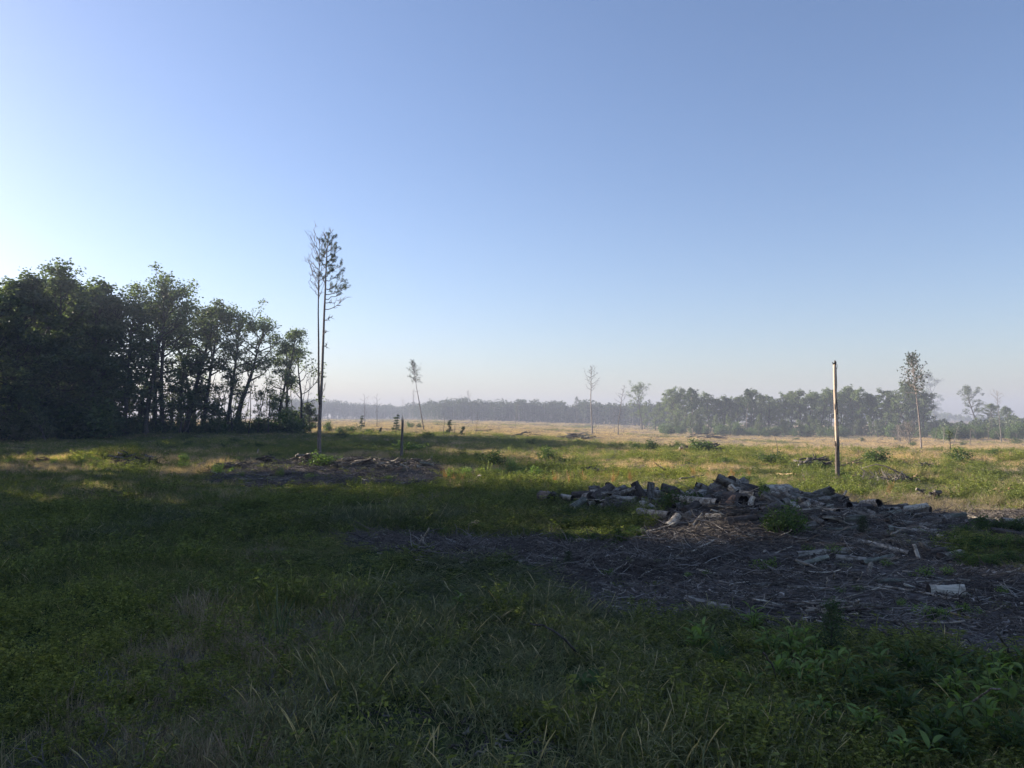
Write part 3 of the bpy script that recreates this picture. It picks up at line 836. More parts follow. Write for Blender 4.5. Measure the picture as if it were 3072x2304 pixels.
# lone round oak and the two big broadleaf trees by the frame edge
put_at(OAK[1], 1926, 1290, 1153, 'oak_tree', 'lone broadleaf tree with a round open crown at the start of the tree line', 'tree', None, 1.0)
put_at(OAK[0], 2807, 1268, 1117, 'oak_tree', 'tall broadleaf tree rising just behind the tall slender pine', 'tree', None, 0.95)
LO = gen_oak(223, base=0.34, cw=4.2, limbs=16, lean=(-0.26, 0.0))
put_at(LO, 2940, 1300, 1153, 'oak_tree', 'broadleaf tree leaning over the gap in the tree line near the frame edge', 'tree', None, 1.0, rz=0.0)
put_at(OAKD[0], 2985, 1303, 1210, 'oak_tree', 'low dark round tree in the gap near the frame edge', 'tree', None, 1.5)
put_at(OAKD[1], 3030, 1305, 1219, 'oak_tree', 'low dark round tree cut near the frame edge, beside its twin', 'tree', None, 1.5)

# short snag with a green top, bent stick, dark tiered cedar, sapling with clumps
put_at(gen_oak(224, H=4, base=0.62, cw=0.7, limbs=9, per=16, tr=0.07, leaf=0.14), 2850, 1358, 1290, 'snag', 'short grey snag with a tuft of green leaves on its top', 'snag', 'trees and snags left in the field')
put_at(gen_bare(225, 4, 0.5, 0.3, 3, 0.06, 0, 0.4, lean=(-0.13, 0), bend=0.6), 2334, 1372, 1290, 'bent_stick', 'crooked grey stick standing in the tan grass left of the pole', 'snag', rz=0.0, parts=('trunk', 'branches'))
def tiered_cedar(px, pb, pt, seed, label):
    rng = np.random.default_rng(seed)
    p = at(px, pb); H = (pb - pt) / F_PX * p[1]
    tb, cb = MB(), MB()
    P = wander((0, 0, -.2), (0.05, 0, 1), H + .2, 8, rng, 0.09); add_tube(tb, P, np.linspace(0.09, 0.02, 9), 6)
    for k in range(9):
        z = H * (0.16 + 0.1 * k); r = H * 0.26 * (1.1 - 0.07 * k) * rng.uniform(0.5, 1.2)
        i = min(int(z / H * 8), 7)
        for q in range(3):
            az = rng.uniform(0, 6.28)
            B = wander(P[i], (math.cos(az), math.sin(az), 0.25), r, 3, rng, 0.15); add_tube(tb, B, np.linspace(0.03, 0.01, 4), 4, cap=False)
            c = B[2] + unit(rng.normal(size=(60, 3))) * rng.random((60, 1)) * np.array([r * .5, r * .5, H * 0.04])
            cb.add(*leaves(c, 0.16, rng, 0.7))
    e = empty('cedar_sapling', p); tag(e, label, 'tree', 'trees and snags left in the field')
    tb.build('trunk', M['trunk'], e, True); cb.build('crown', M['needle'], e)
tiered_cedar(1187, 1300, 1237, 231, 'dark evergreen sapling in flat tiers beside the grey broken trunk')
tiered_cedar(1347, 1302, 1257, 232, 'dark evergreen sapling between the two short snags')
tiered_cedar(1383, 1308, 1276, 233, 'low dark evergreen bush leaning beyond the short snags')
tiered_cedar(1084, 1286, 1244, 234, 'narrow dark evergreen sapling at the foot of the bending bare sapling')
tiered_cedar(1136, 1300, 1280, 235, 'small dark evergreen bush before the far tan field')

# the grey broken trunk in the shade and the tall pale pole of a broken tree
def broken_trunk():
    p = at(1204, 1382); s = p[1] / F_PX
    rng = np.random.default_rng(240)
    mb = MB(); H = (1382 - 1262) * s
    P = wander((0, 0, -.3), (0.01, 0, 1), H + .3, 9, rng, 0.02)
    add_tube(mb, P, np.linspace(5.0, 3.4, 10) * s, 10, rough=0.07, rng=rng)
    o = mb.build('snag', M['dead_bark'], None, True); o.location = p
    tag(o, 'grey broken trunk standing in the shade behind the mid field slash heap', 'snag')
    for k in range(4):
        sp = MB(); a = k * 1.6
        add_tube(sp, [(P[-1][0] + math.cos(a) * 2.2 * s, P[-1][1] + math.sin(a) * 2.2 * s, P[-1][2] - .05), (P[-1][0] + math.cos(a) * 2.4 * s, P[-1][1] + math.sin(a) * 2.4 * s, P[-1][2] + rng.uniform(.1, .35))], [1.5 * s, 0.3 * s], 5)
        sp.build('splinter', M['dead_bark'], o)
broken_trunk()

def pale_pole():
    p = at(2513, 1437); s = p[1] / F_PX
    rng = np.random.default_rng(250)
    H = (1437 - 1094) * s
    e = empty('broken_pole', p)
    tag(e, 'tall pale branchless pole of a broken tree, bark left only at its foot', 'snag')
    def seg(z0, z1, r0, r1, m, nm, sides=14, n=10, rough=0.04, sx=0.0, lab=None):
        mb = MB(); z = np.linspace(z0, z1, n)
        P = np.stack([-0.009 * z + 0.012 * np.sin(z * 1.3) + sx, 0.01 * np.cos(z), z], -1)
        add_tube(mb, P, np.linspace(r0, r1, n), sides, rough=rough, rng=rng)
        o = mb.build(nm, m, e, True)
        if lab: tag(o, lab)
        return o
    seg(-0.3, H, 5.7 * s, 4.7 * s, M['pole_wood'], 'bare_wood', n=24, rough=0.02)
    seg(-0.3, H * 0.30, 7.0 * s, 6.2 * s, M['pine_bark'], 'bark', n=12, rough=0.06, lab='dark bark sleeve round the foot')
    # ragged upper rim of the bark, and loose strips of bark further up
    for k in range(11):
        a = k * 0.571 + rng.uniform(-.2, .2); mb = MB()
        z0 = H * 0.285; z1 = z0 + rng.uniform(0.06, 0.5)
        zz = np.linspace(z0, z1, 4); rr = 6.2 * s
        P = np.stack([-0.009 * zz + 0.012 * np.sin(zz * 1.3) + math.cos(a) * rr * .93, 0.01 * np.cos(zz) + math.sin(a) * rr * .93, zz], -1)
        add_tube(mb, P, np.array([2.0, 1.7, 1.0, 0.25]) * s, 5)
        mb.build('bark_strip', M['pine_bark'], e, True)
    for (f0, f1, a, wdt) in [(0.56, 0.70, -1.2, 2.2), (0.66, 0.72, -1.9, 1.9), (0.78, 0.97, -0.5, 1.2), (0.44, 0.60, -0.35, 1.2), (0.30, 0.45, -0.2, 1.5), (0.60, 0.66, -2.6, 1.4), (0.84, 0.90, 0.4, 1.5)]:
        mb = MB(); zz = np.linspace(H * f0, H * f1, 6); rr = 4.7 * s
        P = np.stack([-0.009 * zz + 0.012 * np.sin(zz * 1.3) + math.cos(a) * rr, 0.01 * np.cos(zz) + math.sin(a) * rr, zz], -1)
        add_tube(mb, P, np.array([0.5, 1, 1, 0.9, 0.8, 0.3]) * wdt * s, 6, rough=0.15, rng=rng)
        mb.build('bark_strip', M['pine_bark'], e, True)
    mb = MB(); x = -0.009 * H
    add_tube(mb, [(x, 0, H - 0.02), (x + .03, 0, H + .10), (x + .01, 0.01, H + .17)], [4.6 * s, 3.4 * s, 0.9 * s], 8, rough=0.3, rng=rng)
    add_tube(mb, [(x - 3 * s, 0, H - .03), (x - 5.5 * s, 0, H + .05), (x - 7.5 * s, 0, H + .09)], [1.8 * s, 1.5 * s, 0.8 * s], 6)
    add_tube(mb, [(x + 3 * s, 0, H - .25), (x + 7 * s, 0, H - .12), (x + 8 * s, 0, H + .0)], [1.2 * s, 0.8 * s, 0.5 * s], 5)
    mb.build('splintered_top', M['bark_dark'], e, True)
M['pole_wood'] = wood_mat('pole_wood', (0.27, 0.205, 0.155), (0.47, 0.375, 0.295), (14, 14, 1.0), spots=(0.20, 0.12, 0.075), spot_amt=0.35, bump=0.2)
pale_pole()

# ---------------------------------------------------------------- the tree line across the clearing
TOAK = [gen_oak(301, base=0.25, cw=4.6, limbs=22, per=46, low=3, leaf=0.42, mats=('trunk', 'oak_leaf_light')), gen_oak(302, base=0.3, cw=4.0, limbs=20, per=46, low=3, leaf=0.42, mats=('trunk', 'oak_leaf_light')),
        gen_oak(303, base=0.22, cw=5.0, limbs=22, per=46, low=4, leaf=0.42, mats=('trunk', 'oak_leaf_light')), gen_oak(304, base=0.35, cw=4.2, limbs=18, per=44, low=2, leaf=0.40, mats=('trunk', 'oak_leaf'))]
TPINE = [gen_pine(311, 15, 0.50, 2.6, 12, 0.16, 0.5, 1.3, mats=('pine_bark', 'needle'), wide=0.12), gen_pine(312, 15, 0.6, 2.8, 10, 0.17, 0.5, 1.5, mats=('pine_bark', 'needle'), wide=0.12)]
LINE = [  # px, top row, depth, kind, label
 (2030, 1163, 262, 'a', 'broad pale tree starting the tree line, next to the lone round oak'),
 (2056, 1160, 266, 'b', 'pale green tree with a flat top, second of the tree line'),
 (2078, 1164, 250, 'p', 'pine with a knotty dark top in the first part of the tree line'),
 (2102, 1182, 262, 'c', 'low tree between the knotty pine and the rounded tree'),
 (2124, 1173, 256, 'b', 'tree with a smooth rounded dome in the first part of the tree line'),
 (2150, 1192, 262, 'd', 'low tree past the smooth dome in the tree line'),
 (2170, 1188, 254, 'c', 'dark rounded tree, first of the low stretch of the tree line'),
 (2192, 1192, 262, 'a', 'pale tree in the low stretch of the tree line'),
 (2215, 1186, 256, 'd', 'tree closing the low stretch of the tree line'),
 (2238, 1168, 248, 'p', 'ragged pine standing above the middle of the tree line'),
 (2256, 1170, 256, 'c', 'dark tree close against the ragged pine'),
 (2282, 1180, 250, 'd', 'tree with a yellowish top in the middle of the tree line'),
 (2303, 1182, 256, 'b', 'tree before the sky gap in the middle of the tree line'),
 (2346, 1178, 250, 'a', 'pale wispy tree just past the sky gap of the tree line'),
 (2372, 1172, 246, 'b', 'pale green tree on the rise left of the pole'),
 (2400, 1166, 244, 'd', 'high domed tree left of the pole in the tree line'),
 (2428, 1176, 248, 'c', 'dark tree on the falling side of the dome left of the pole'),
 (2462, 1170, 240, 'a', 'pale feathery tree close to the left of the pole'),
 (2485, 1160, 244, 'b', 'feathery crown next to the pole, partly behind it'),
 (2524, 1170, 246, 'd', 'tree directly behind the pole in the tree line'),
 (2556, 1158, 238, 'c', 'tall dark tree first past the pole in the tree line'),
 (2583, 1160, 236, 'b', 'broad crown second past the pole in the tree line'),
 (2606, 1176, 240, 'd', 'falling shoulder of the crowns past the pole'),
 (2632, 1190, 238, 'c', 'low dark tree in the notch between the two highest humps'),
 (2662, 1166, 230, 'a', 'yellowish broad tree, start of the last hump of the tree line'),
 (2694, 1146, 228, 'c', 'highest broad dome of the tree line, left of the tall slender pine'),
 (2720, 1152, 232, 'd', 'dark flank of the highest dome of the tree line'),
 (2744, 1168, 230, 'b', 'tree behind the trunk of the tall slender pine'),
 (2772, 1172, 232, 'd', 'tree under the crown of the tall slender pine'),
]
for (px, pt, d, k, lab) in LINE:
    pr = {'a': TOAK[0], 'b': TOAK[1], 'c': TOAK[2], 'd': TOAK[3], 'p': TPINE[0]}[k]
    f = foot(px, d)
    H = CAMH + (HORV - pt) / F_PX * d - f[2]
    put_tree(pr, f - np.array([0, 0, .1]), H, rg.uniform(0, 6.28), 'pine_tree' if k == 'p' else 'broadleaf_tree', lab, 'tree', 'trees of the tree line', rg.uniform(0.9, 1.15))
LINEL = [(2000, 'right of the lone round oak'), (2060, 'under the flat topped pale tree'), (2100, 'by the knotty pine'), (2150, 'under the smooth dome'), (2200, 'along its low stretch'), (2245, 'under the ragged pine'), (2300, 'left of its sky gap'), (2350, 'right of its sky gap'), (2400, 'under the dome left of the pole'), (2460, 'close to the left of the pole'), (2520, 'behind the pole'), (2565, 'first past the pole'), (2620, 'in the notch past the pole'), (2680, 'under its highest dome'), (2740, 'left of the tall slender pine'), (2790, 'right of the tall slender pine'), (2850, 'behind the short green topped snag'), (2920, 'under the leaning tree'), (2980, 'before the low round trees'), (3050, 'at the frame edge')]
for k in range(38):                            # second row, filling between
    px = 1915 + k * 23.3 + rg.uniform(-8, 8)
    pt = float(np.interp(px, [1915, 1960, 2000, 2050, 2150, 2240, 2320, 2400, 2500, 2590, 2640, 2700, 2780, 2800], [1222, 1208, 1196, 1182, 1206, 1190, 1215, 1185, 1180, 1182, 1210, 1170, 1190, 1215])) + rg.uniform(-2, 12)
    d = rg.uniform(266, 284) + max(0, 2030 - px) * 0.5
    f = foot(px, d)
    put_tree(TOAK[k % 4] if k % 5 else TPINE[1], f, CAMH + (HORV - pt) / F_PX * d - f[2], rg.uniform(0, 6.28), 'broadleaf_tree', 'hazy tree behind the front of the tree line, ' + near(px, LINEL), 'tree', 'trees behind the tree line', 1.2)
for k in range(62):                            # young growth along its foot
    px = 1985 + k * 17.4 + rg.uniform(-8, 8)
    d = rg.uniform(214, 240) if px < 2790 else rg.uniform(170, 215)
    f = foot(px, d)
    h = rg.choice([2.6, 3.2, 4.0, 5.2, 6.4]) if px < 2790 else rg.uniform(2.4, 4.2)
    pr = (BUSH[k % 3] if h < 4.5 else VINE) 
    put_tree(pr, f, h, rg.uniform(0, 6.28), 'shrub', ('low leafy bush' if h < 3 else 'leafy bush' if h < 4.5 else 'tall young growth') + ' along the tree line, ' + near(px, LINEL), 'shrub', 'young growth before the tree line', rg.uniform(0.8, 1.2), ('stem', 'leaves') if h < 4.5 else ('trunk', 'crown'))
for k in range(12):
    px = 2700 + k * 34 + rg.uniform(-10, 10); d = rg.uniform(140, 190)
    put_tree(BARE[5] if k % 2 else BARE[2], foot(px, d), rg.uniform(2.2, 4.0), rg.uniform(0, 6.28), 'dead_sapling', 'pale twiggy dead sapling in tan grass, ' + near(px, LINEL), 'tree', 'dead saplings beyond the tall pine', 2.2, ('trunk', 'branches'))
# the grey leafless bush before the tree line
DB = gen_bare(330, 4, 0.08, 1.7, 34, 0.09, 6, 0.9)
put_at(DB, 2732, 1338, 1262, 'dead_bush', 'large pale grey leafless bush beside the trunk of the tall slender pine', 'shrub', None, 1.4, ('trunk', 'branches'))
put_at(DB, 2700, 1328, 1272, 'dead_bush', 'smaller pale grey leafless bush, left of the larger one', 'shrub', None, 1.5, ('trunk', 'branches'))

# ---------------------------------------------------------------- far woods: read as one mass in the haze
def far_wood(name, pts, label_seed, n, jit=14, leaf=1.1, hj=1.3, m_='oak_leaf'):
    """a belt of small hazy trees along a line of (px, top row, depth)"""
    rng = np.random.default_rng(label_seed)
    cb, tb = MB(), MB()
    px = np.array([p[0] for p in pts], float)
    for k in range(n):
        x = rng.uniform(px[0], px[-1])
        top = np.interp(x, px, [p[1] for p in pts]); d0 = np.interp(x, px, [p[2] for p in pts])
        d = d0 + rng.uniform(0, jit * 3)
        f = foot(x, d)
        H = CAMH + (HORV - top) / F_PX * d - f[2] + rng.normal(0, hj) - (0.8 if d > d0 + jit else 0)
        H = max(H, 4)
        add_tube(tb, [f - [0, 0, .5], f + [0, 0, H * 0.8]], [0.22, 0.1], 4, cap=False)
        m = 130
        w_ = H * 0.23 * rng.uniform(0.8, 1.4)
        if rng.random() < 0.45:
            c0 = rng.uniform(0.2, 0.5)
            q = unit(rng.normal(size=(m, 3))) * rng.random((m, 1)) ** 0.4 * np.array([w_, w_, H * (1 - c0) * 0.55]) + np.array([0, 0, H * (1 + c0) / 2 - H * 0.03])
        else:
            q = unit(rng.normal(size=(m, 3))) * rng.random((m, 1)) ** 0.4 * np.array([w_, w_, H * 0.46]) + np.array([0, 0, H * 0.5])
        cb.add(*leaves(f + q, leaf, rng, 0.8, fold=0.05))
    o = cb.build(name, M[m_], None); tag(o, kind='stuff')
    t = tb.build('far_trunks', M['dead_bark'], o); tag(t, kind='stuff')
far_wood('far_wood', [(820, 1196, 620), (960, 1198, 640), (1100, 1212, 660), (1200, 1218, 640), (1250, 1212, 560), (1310, 1204, 480), (1400, 1196, 470), (1480, 1202, 460), (1560, 1204, 450), (1680, 1206, 440),
                      (1720, 1222, 440), (1755, 1204, 430), (1800, 1210, 430), (1870, 1216, 420), (1950, 1216, 400), (2040, 1218, 380)], 401, 1000, m_='needle')
far_wood('far_wood', [(1700, 1228, 900), (2100, 1226, 860), (2500, 1230, 820), (2790, 1238, 800), (2860, 1240, 780), (2885, 1247, 760), (2930, 1246, 760), (2960, 1252, 760), (3060, 1250, 740), (3200, 1248, 720)], 402, 420, leaf=1.2)
far_wood('far_bushes', [(2780, 1258, 250), (2830, 1262, 250), (2900, 1266, 240), (2960, 1258, 236), (3060, 1246, 230), (3180, 1240, 230)], 403, 130, leaf=0.7, hj=0.8)

# ---------------------------------------------------------------- logs
def log_mesh(L, r0, r1, seed, barkm, style=''):
    """a log along local X with an uneven bark surface; returns the mesh and the end rings"""
    rng = np.random.default_rng(seed)
    n = max(6, int(L / 0.12)); n = min(n, 22); S = 16
    t = np.linspace(0, 1, n + 1)
    x = (t - 0.5) * L
    bend = 0.035 * L * rng.normal() * np.sin(t * math.pi)
    a = np.arange(S) * 2 * math.pi / S
    lob = 1 + 0.06 * np.sin(a * 2 + rng.uniform(0, 6)) + 0.04 * np.sin(a * 3 + rng.uniform(0, 6))
    R_ = (r0 + (r1 - r0) * t)[:, None] * lob[None, :] * (1 + rng.uniform(-0.035, 0.035, (n + 1, S)))
    R_ *= (1 + 0.05 * np.sin(t * rng.uniform(3, 9) + rng.uniform(0, 6)))[:, None]
    for k in range(rng.integers(0, 3)):        # a knot
        kt, ka = rng.uniform(0.15, 0.85), rng.uniform(0, 6.28)
        R_ += (0.22 * r0) * np.exp(-((t[:, None] - kt) * L / (0.5 * r0 + .04)) ** 2) * np.exp(-((np.angle(np.exp(1j * (a[None, :] - ka)))) / 0.45) ** 2)
    R_ *= 1 + 0.17 * (vnoise(x[:, None] * 3.1 + seed * 7.7 + 0 * a, 0 * x[:, None] + 2.2 * np.cos(a) + 2.0 * np.sin(a * 2) + seed, seed, 2) - 0.5) * 2
    if 'split' in style:                       # a piece split along its length: one flat side
        cut = rng.uniform(0, 6.28); dd = np.cos(a - cut); R_ = np.where(dd > 0.15, R_ * 0.30 / np.maximum(dd, 0.30), R_)
    V = np.stack([np.broadcast_to(x[:, None], R_.shape), bend[:, None] + np.cos(a) * R_, np.sin(a) * R_], -1)
    if 'jag' in style: V[0, :, 0] -= rng.uniform(0, 0.35, S) * r0 * 2.2; V[-1, :, 0] += rng.uniform(0, 0.35, S) * r0 * 2.2
    else: V[0, :, 0] += np.cos(a) * r0 * 0.10 * rng.normal(); V[-1, :, 0] += np.cos(a) * r1 * 0.10 * rng.normal()
    i0 = np.arange(n)[:, None] * S; j = np.arange(S)[None, :]; j2 = (j + 1) % S
    Fq = np.stack([i0 + j, i0 + j2, i0 + S + j2, i0 + S + j], -1).reshape(-1, 4)
    mb = MB(); mb.add(V.reshape(-1, 3), Fq)
    return mb, V[0], V[-1], rng

def cut_face(ring, out, depth, m, parent, rng, hollow=False):
    """the sawn or broken end of a log; a hollow one is a dark tube sunk into it"""
    S = len(ring); c = ring.mean(0)
    mb = MB()
    if not hollow:
        r2 = c + (ring - c) * 0.93 + np.array([out * 0.004, 0, 0])
        r3 = c + (ring - c) * 0.5 + np.array([out * depth * rng.uniform(-.4, .5), 0, 0]) + rng.uniform(-.004, .004, (S, 3))
        V = np.concatenate([ring, r2, r3, [c + np.array([out * depth * .3, 0, 0])]])
        q = [(i, (i + 1) % S, S + (i + 1) % S, S + i) for i in range(S)] + [(S + i, S + (i + 1) % S, 2 * S + (i + 1) % S, 2 * S + i) for i in range(S)]
        mb.add(V, np.array(q)); mb.f.append(np.array([(2 * S + i, 2 * S + (i + 1) % S, 3 * S) for i in range(S)])); mb.fm.append(np.zeros(S, int))
        mb.build('cut_face', m, parent)
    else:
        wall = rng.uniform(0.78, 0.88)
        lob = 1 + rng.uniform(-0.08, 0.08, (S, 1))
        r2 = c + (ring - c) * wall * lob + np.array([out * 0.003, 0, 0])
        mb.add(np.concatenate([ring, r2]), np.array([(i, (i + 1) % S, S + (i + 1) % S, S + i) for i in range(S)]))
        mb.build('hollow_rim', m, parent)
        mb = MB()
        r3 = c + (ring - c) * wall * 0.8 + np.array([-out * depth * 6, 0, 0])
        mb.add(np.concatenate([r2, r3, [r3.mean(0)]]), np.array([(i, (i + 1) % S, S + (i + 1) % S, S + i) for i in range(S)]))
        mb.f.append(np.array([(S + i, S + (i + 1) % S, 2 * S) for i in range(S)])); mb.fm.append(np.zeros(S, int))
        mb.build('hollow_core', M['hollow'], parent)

LOGSEED = [500]
def place_log(A, B, rA, rB, bark, label, group=None, face='cut_dark', hollow='', style='', name='log', cat='log'):
    A = np.asarray(A, float); B = np.asarray(B, float)
    L = float(np.linalg.norm(B - A)); LOGSEED[0] += 1
    mb, e0, e1, rng = log_mesh(L, rA, rB, LOGSEED[0], bark, style)
    o = mb.build(name, M[bark], None, True)
    d = Vector((B - A) / L)
    q = d.to_track_quat('X', 'Z')
    o.location = (A + B) / 2
    o.rotation_mode = 'QUATERNION'; o.rotation_quaternion = q
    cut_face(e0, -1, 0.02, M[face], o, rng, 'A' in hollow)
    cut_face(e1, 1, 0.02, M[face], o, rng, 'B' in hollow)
    tag(o, label, cat, group)
    return o

def lay(u1, v1, u2, v2, r_px, bark, label, dmax=99, stand=False, **kw):
    """a log seen from (u1, v1) to (u2, v2), lying on the ground or on the heap"""
    A = at(u1, v1); 
    if A[1] > dmax: A = at_depth(u1, v1, dmax)
    r = r_px / F_PX * A[1]
    A = at(u1, v1, r * 0.75)
    if A[1] > dmax: A = at_depth(u1, v1, dmax)
    B = at(u2, v2, r * 0.75)
    if B[1] > dmax: B = at_depth(u2, v2, dmax)
    lat = abs(u2 - u1) / F_PX * A[1]
    vert = abs(v2 - v1) / F_PX * A[1]
    lim = max(0.8 * lat, 0.5 * vert, 0.15)
    if stand: lim = 0.25 * vert
    if abs(B[1] - A[1]) > lim:
        B = at_depth(u2, v2, A[1] + math.copysign(lim, B[1] - A[1] if not stand else (v1 - v2)))
    L_ = np.linspace(0, 1, 11)[:, None]; Q = A * (1 - L_) + B * L_
    if not stand:                              # long pieces lie on the humps, not through them
        up = float(np.max(terrain(Q[:, 0], Q[:, 1]) + r * 0.35 - Q[:, 2]))
        if up > 0: A = A + np.array([0, 0, min(up, .12)]); B = B + np.array([0, 0, min(up, .12)])
    tp = kw.pop('taper', 0.92)
    return place_log(A, B, r, r * tp, bark, label, **kw)

def endon(u, v, r_px, yaw, L, bark, label, dmax=99, slope=0.0, hollow='A', **kw):
    """a log whose end faces the camera, running back at the given yaw"""
    A = at(u, v)
    if A[1] > dmax: A = at_depth(u, v, dmax)
    r = r_px / F_PX * A[1]
    A = at(u, v, r * 0.8)
    if A[1] > dmax: A = at_depth(u, v, dmax)
    y = R(yaw)
    B = A + L * np.array([math.sin(y) * math.cos(slope), math.cos(y) * math.cos(slope), math.sin(slope)])
    return place_log(A, B, r, r * 0.95, bark, label, hollow=hollow, **kw)

SPL = 'logs of the small heap'
BP = 'logs of the big heap'
GL = 'logs lying on the chips'
# small heap
endon(1653, 1496, 15, -15, 1.0, 'bark_dark', 'dark hollow log end, outermost of the small heap on its weedy side', group=SPL, dmax=22)
lay(1682, 1489, 1716, 1495, 9.5, 'wood_pale', 'short barkless log with a black end, on the weedy side of the small heap', group=SPL, dmax=22)
lay(1714, 1526, 1755, 1498, 13, 'bark_green', 'greenish flared butt log at the front of the small heap', group=SPL, dmax=22, taper=0.7)
lay(1767, 1467, 1799, 1466, 9, 'bark_grey', 'short grey log on the crest of the small heap, first from the weeds', group=SPL, dmax=22)
lay(1719, 1484, 1782, 1481, 9, 'bark_dark', 'long dark log lying level behind the greenish butt log', group=SPL, dmax=22)
lay(1778, 1502, 1828, 1462, 15, 'bark_dark', 'thick dark tilted log in the middle of the small heap', group=SPL, dmax=22)
lay(1829, 1481, 1874, 1462, 9, 'bark_grey', 'pale grey tilted log above the middle of the small heap', group=SPL, dmax=22)
lay(1928, 1492, 1903, 1448, 15, 'bark_dark', 'broad dark slab log standing up on the small heap', group=SPL, dmax=22, stand=True)
lay(1950, 1497, 1953, 1448, 11, 'bark_grey', 'pale upright log with a rounded top on the small heap', group=SPL, dmax=22, stand=True)
endon(1971, 1476, 8, 10, 0.8, 'bark_dark', 'small dark log end beside the pale upright log', group=SPL, dmax=22, hollow='')
lay(1844, 1496, 1860, 1503, 9, 'bark_grey', 'short log with a hollow black end in the middle of the small heap', group=SPL, dmax=22, hollow='B')
lay(1878, 1500, 1909, 1512, 10, 'bark_grey', 'pale log with a dark band round it, at the front of the small heap', group=SPL, dmax=22)
lay(1921, 1502, 1943, 1503, 8, 'wood_pale', 'small squared pale block at the foot of the pale upright log', group=SPL, dmax=22)
lay(1764, 1513, 1794, 1503, 7, 'wood_pale', 'thin pale log poking out of the weeds at the small heap', group=SPL, dmax=22)
lay(1793, 1521, 1813, 1512, 6, 'wood_pale', 'smallest pale log poking out of the weeds at the small heap', group=SPL, dmax=22)
lay(1824, 1521, 1818, 1499, 8, 'bark_grey', 'knobbly grey log standing on end at the front of the small heap', group=SPL, dmax=22, stand=True)
lay(1832, 1515, 1858, 1514, 9, 'bark_grey', 'grey log lying level at the foot of the small heap', group=SPL, dmax=22)
lay(1859, 1511, 1884, 1521, 9, 'bark_dark', 'dark short log at the foot of the small heap', group=SPL, dmax=22)
lay(1817, 1541, 1850, 1541, 6, 'wood_pale', 'lone pale log in the weeds in front of the small heap', group=GL)
lay(1985, 1461, 2027, 1472, 13, 'bark_dark', 'broad dark log on the saddle between the two heaps', group=SPL, dmax=21)
lay(1860, 1478, 1886, 1470, 9, 'bark_dark', 'dark log tucked behind the pale tilted log', group=SPL, dmax=22)
lay(1795, 1490, 1760, 1478, 8, 'bark_dark', 'dark log under the thick tilted one', group=SPL, dmax=22)
lay(1892, 1490, 1915, 1478, 8, 'bark_grey', 'grey log lying against the standing slab log', group=SPL, dmax=22)
# big heap
endon(2008, 1548, 13, -35, 0.9, 'bark_grey', 'log with a black hollow mouth at the near foot of the big heap', group=BP, dmax=18.6)
lay(2005, 1580, 2035, 1546, 12, 'wood_pale', 'pale rounded log sliding down toward the chips beside the black mouthed log', group=BP, dmax=18.6)
endon(2060, 1551, 12.5, 25, 0.8, 'wood_pale', 'pale rounded log end next to the pale sliding log', group=BP, dmax=18.6, hollow='', face='cut_pale')
lay(2016, 1534, 2042, 1530, 9, 'bark_dark', 'dark log above the black mouthed log', group=BP, dmax=18.6)
lay(2055, 1535, 2129, 1494, 14, 'bark_dark', 'long thick dark log climbing the big heap beside the bush', group=BP, dmax=18.6)
lay(2127, 1471, 2170, 1474, 9, 'bark_dark', 'dark log lying level on the crest of the big heap', group=BP, dmax=18.6)
lay(2083, 1469, 2108, 1467, 7, 'bark_green', 'bluish log end on the crest behind the bush', group=BP, dmax=18.6)
endon(2179, 1464, 9.5, 8, 0.9, 'bark_dark', 'round dark log end standing up at the top of the big heap', group=BP, dmax=18.3, hollow='')
endon(2155, 1511, 14, -35, 1.3, 'wood_pale', 'hollow log with a pale rim, second largest mouth of the big heap', group=BP, dmax=18.2)
endon(2232, 1507, 21, -8, 1.3, 'bark_dark', 'largest hollow log with a wide black mouth facing out of the big heap', group=BP, dmax=17.8, face='bark_dark')
lay(2252, 1520, 2260, 1490, 8, 'wood_pale', 'pale curved slab standing against the largest hollow log', group=BP, dmax=17.9, stand=True)
lay(2174, 1524, 2200, 1495, 11, 'wood_red', 'brown shattered log between the two hollow mouths', group=BP, dmax=18.0, style='jag')
lay(2139, 1494, 2176, 1477, 10, 'bark_grey', 'grey rounded log above the pale rimmed hollow log', group=BP, dmax=18.5)
lay(2101, 1508, 2140, 1515, 2.6, 'wood_pale', 'thin pale branch sticking out beside the pale rimmed hollow log', group=BP, dmax=18.2, name='branch', cat='branch')
lay(2118, 1549, 2166, 1549, 9, 'wood_pale', 'pale block with a square sawn end at the foot of the big heap', group=BP, dmax=18.0, face='cut_pale')
lay(2079, 1578, 2107, 1541, 4, 'wood_pale', 'pale stick leaning up the foot of the big heap', group=BP, dmax=18.0, name='branch', cat='branch')
lay(2167, 1540, 2247, 1533, 12, 'bark_dark', 'dark log lying level under the two hollow mouths', group=BP, dmax=17.8)
lay(2176, 1563, 2270, 1552, 11, 'bark_dark', 'long dark log lowest in front of the largest hollow log', group=BP, dmax=17.4)
lay(2191, 1470, 2211, 1487, 9, 'wood_pale', 'pale tilted log just right of the round dark top log', group=BP, dmax=18.4)
lay(2208, 1473, 2230, 1467, 8, 'bark_grey', 'grey stub on the crest behind the largest hollow log', group=BP, dmax=18.6)
lay(2221, 1477, 2263, 1485, 7, 'wood_pale', 'pale slender log above the largest hollow log', group=BP, dmax=18.3)
lay(2238, 1470, 2260, 1473, 8, 'bark_dark', 'dark stub on the crest above the pale slender log', group=BP, dmax=18.6)
lay(2264, 1519, 2294, 1512, 9, 'bark_grey', 'grey mossy log right of the largest hollow log', group=BP, dmax=18.0)
lay(2286, 1493, 2331, 1518, 13, 'bark_grey', 'thick grey log slanting down in the middle of the heap crest', group=BP, dmax=18.3)
lay(2290, 1478, 2341, 1485, 8, 'wood_pale', 'pale log with a black round end on the crest', group=BP, dmax=18.7, hollow='B')
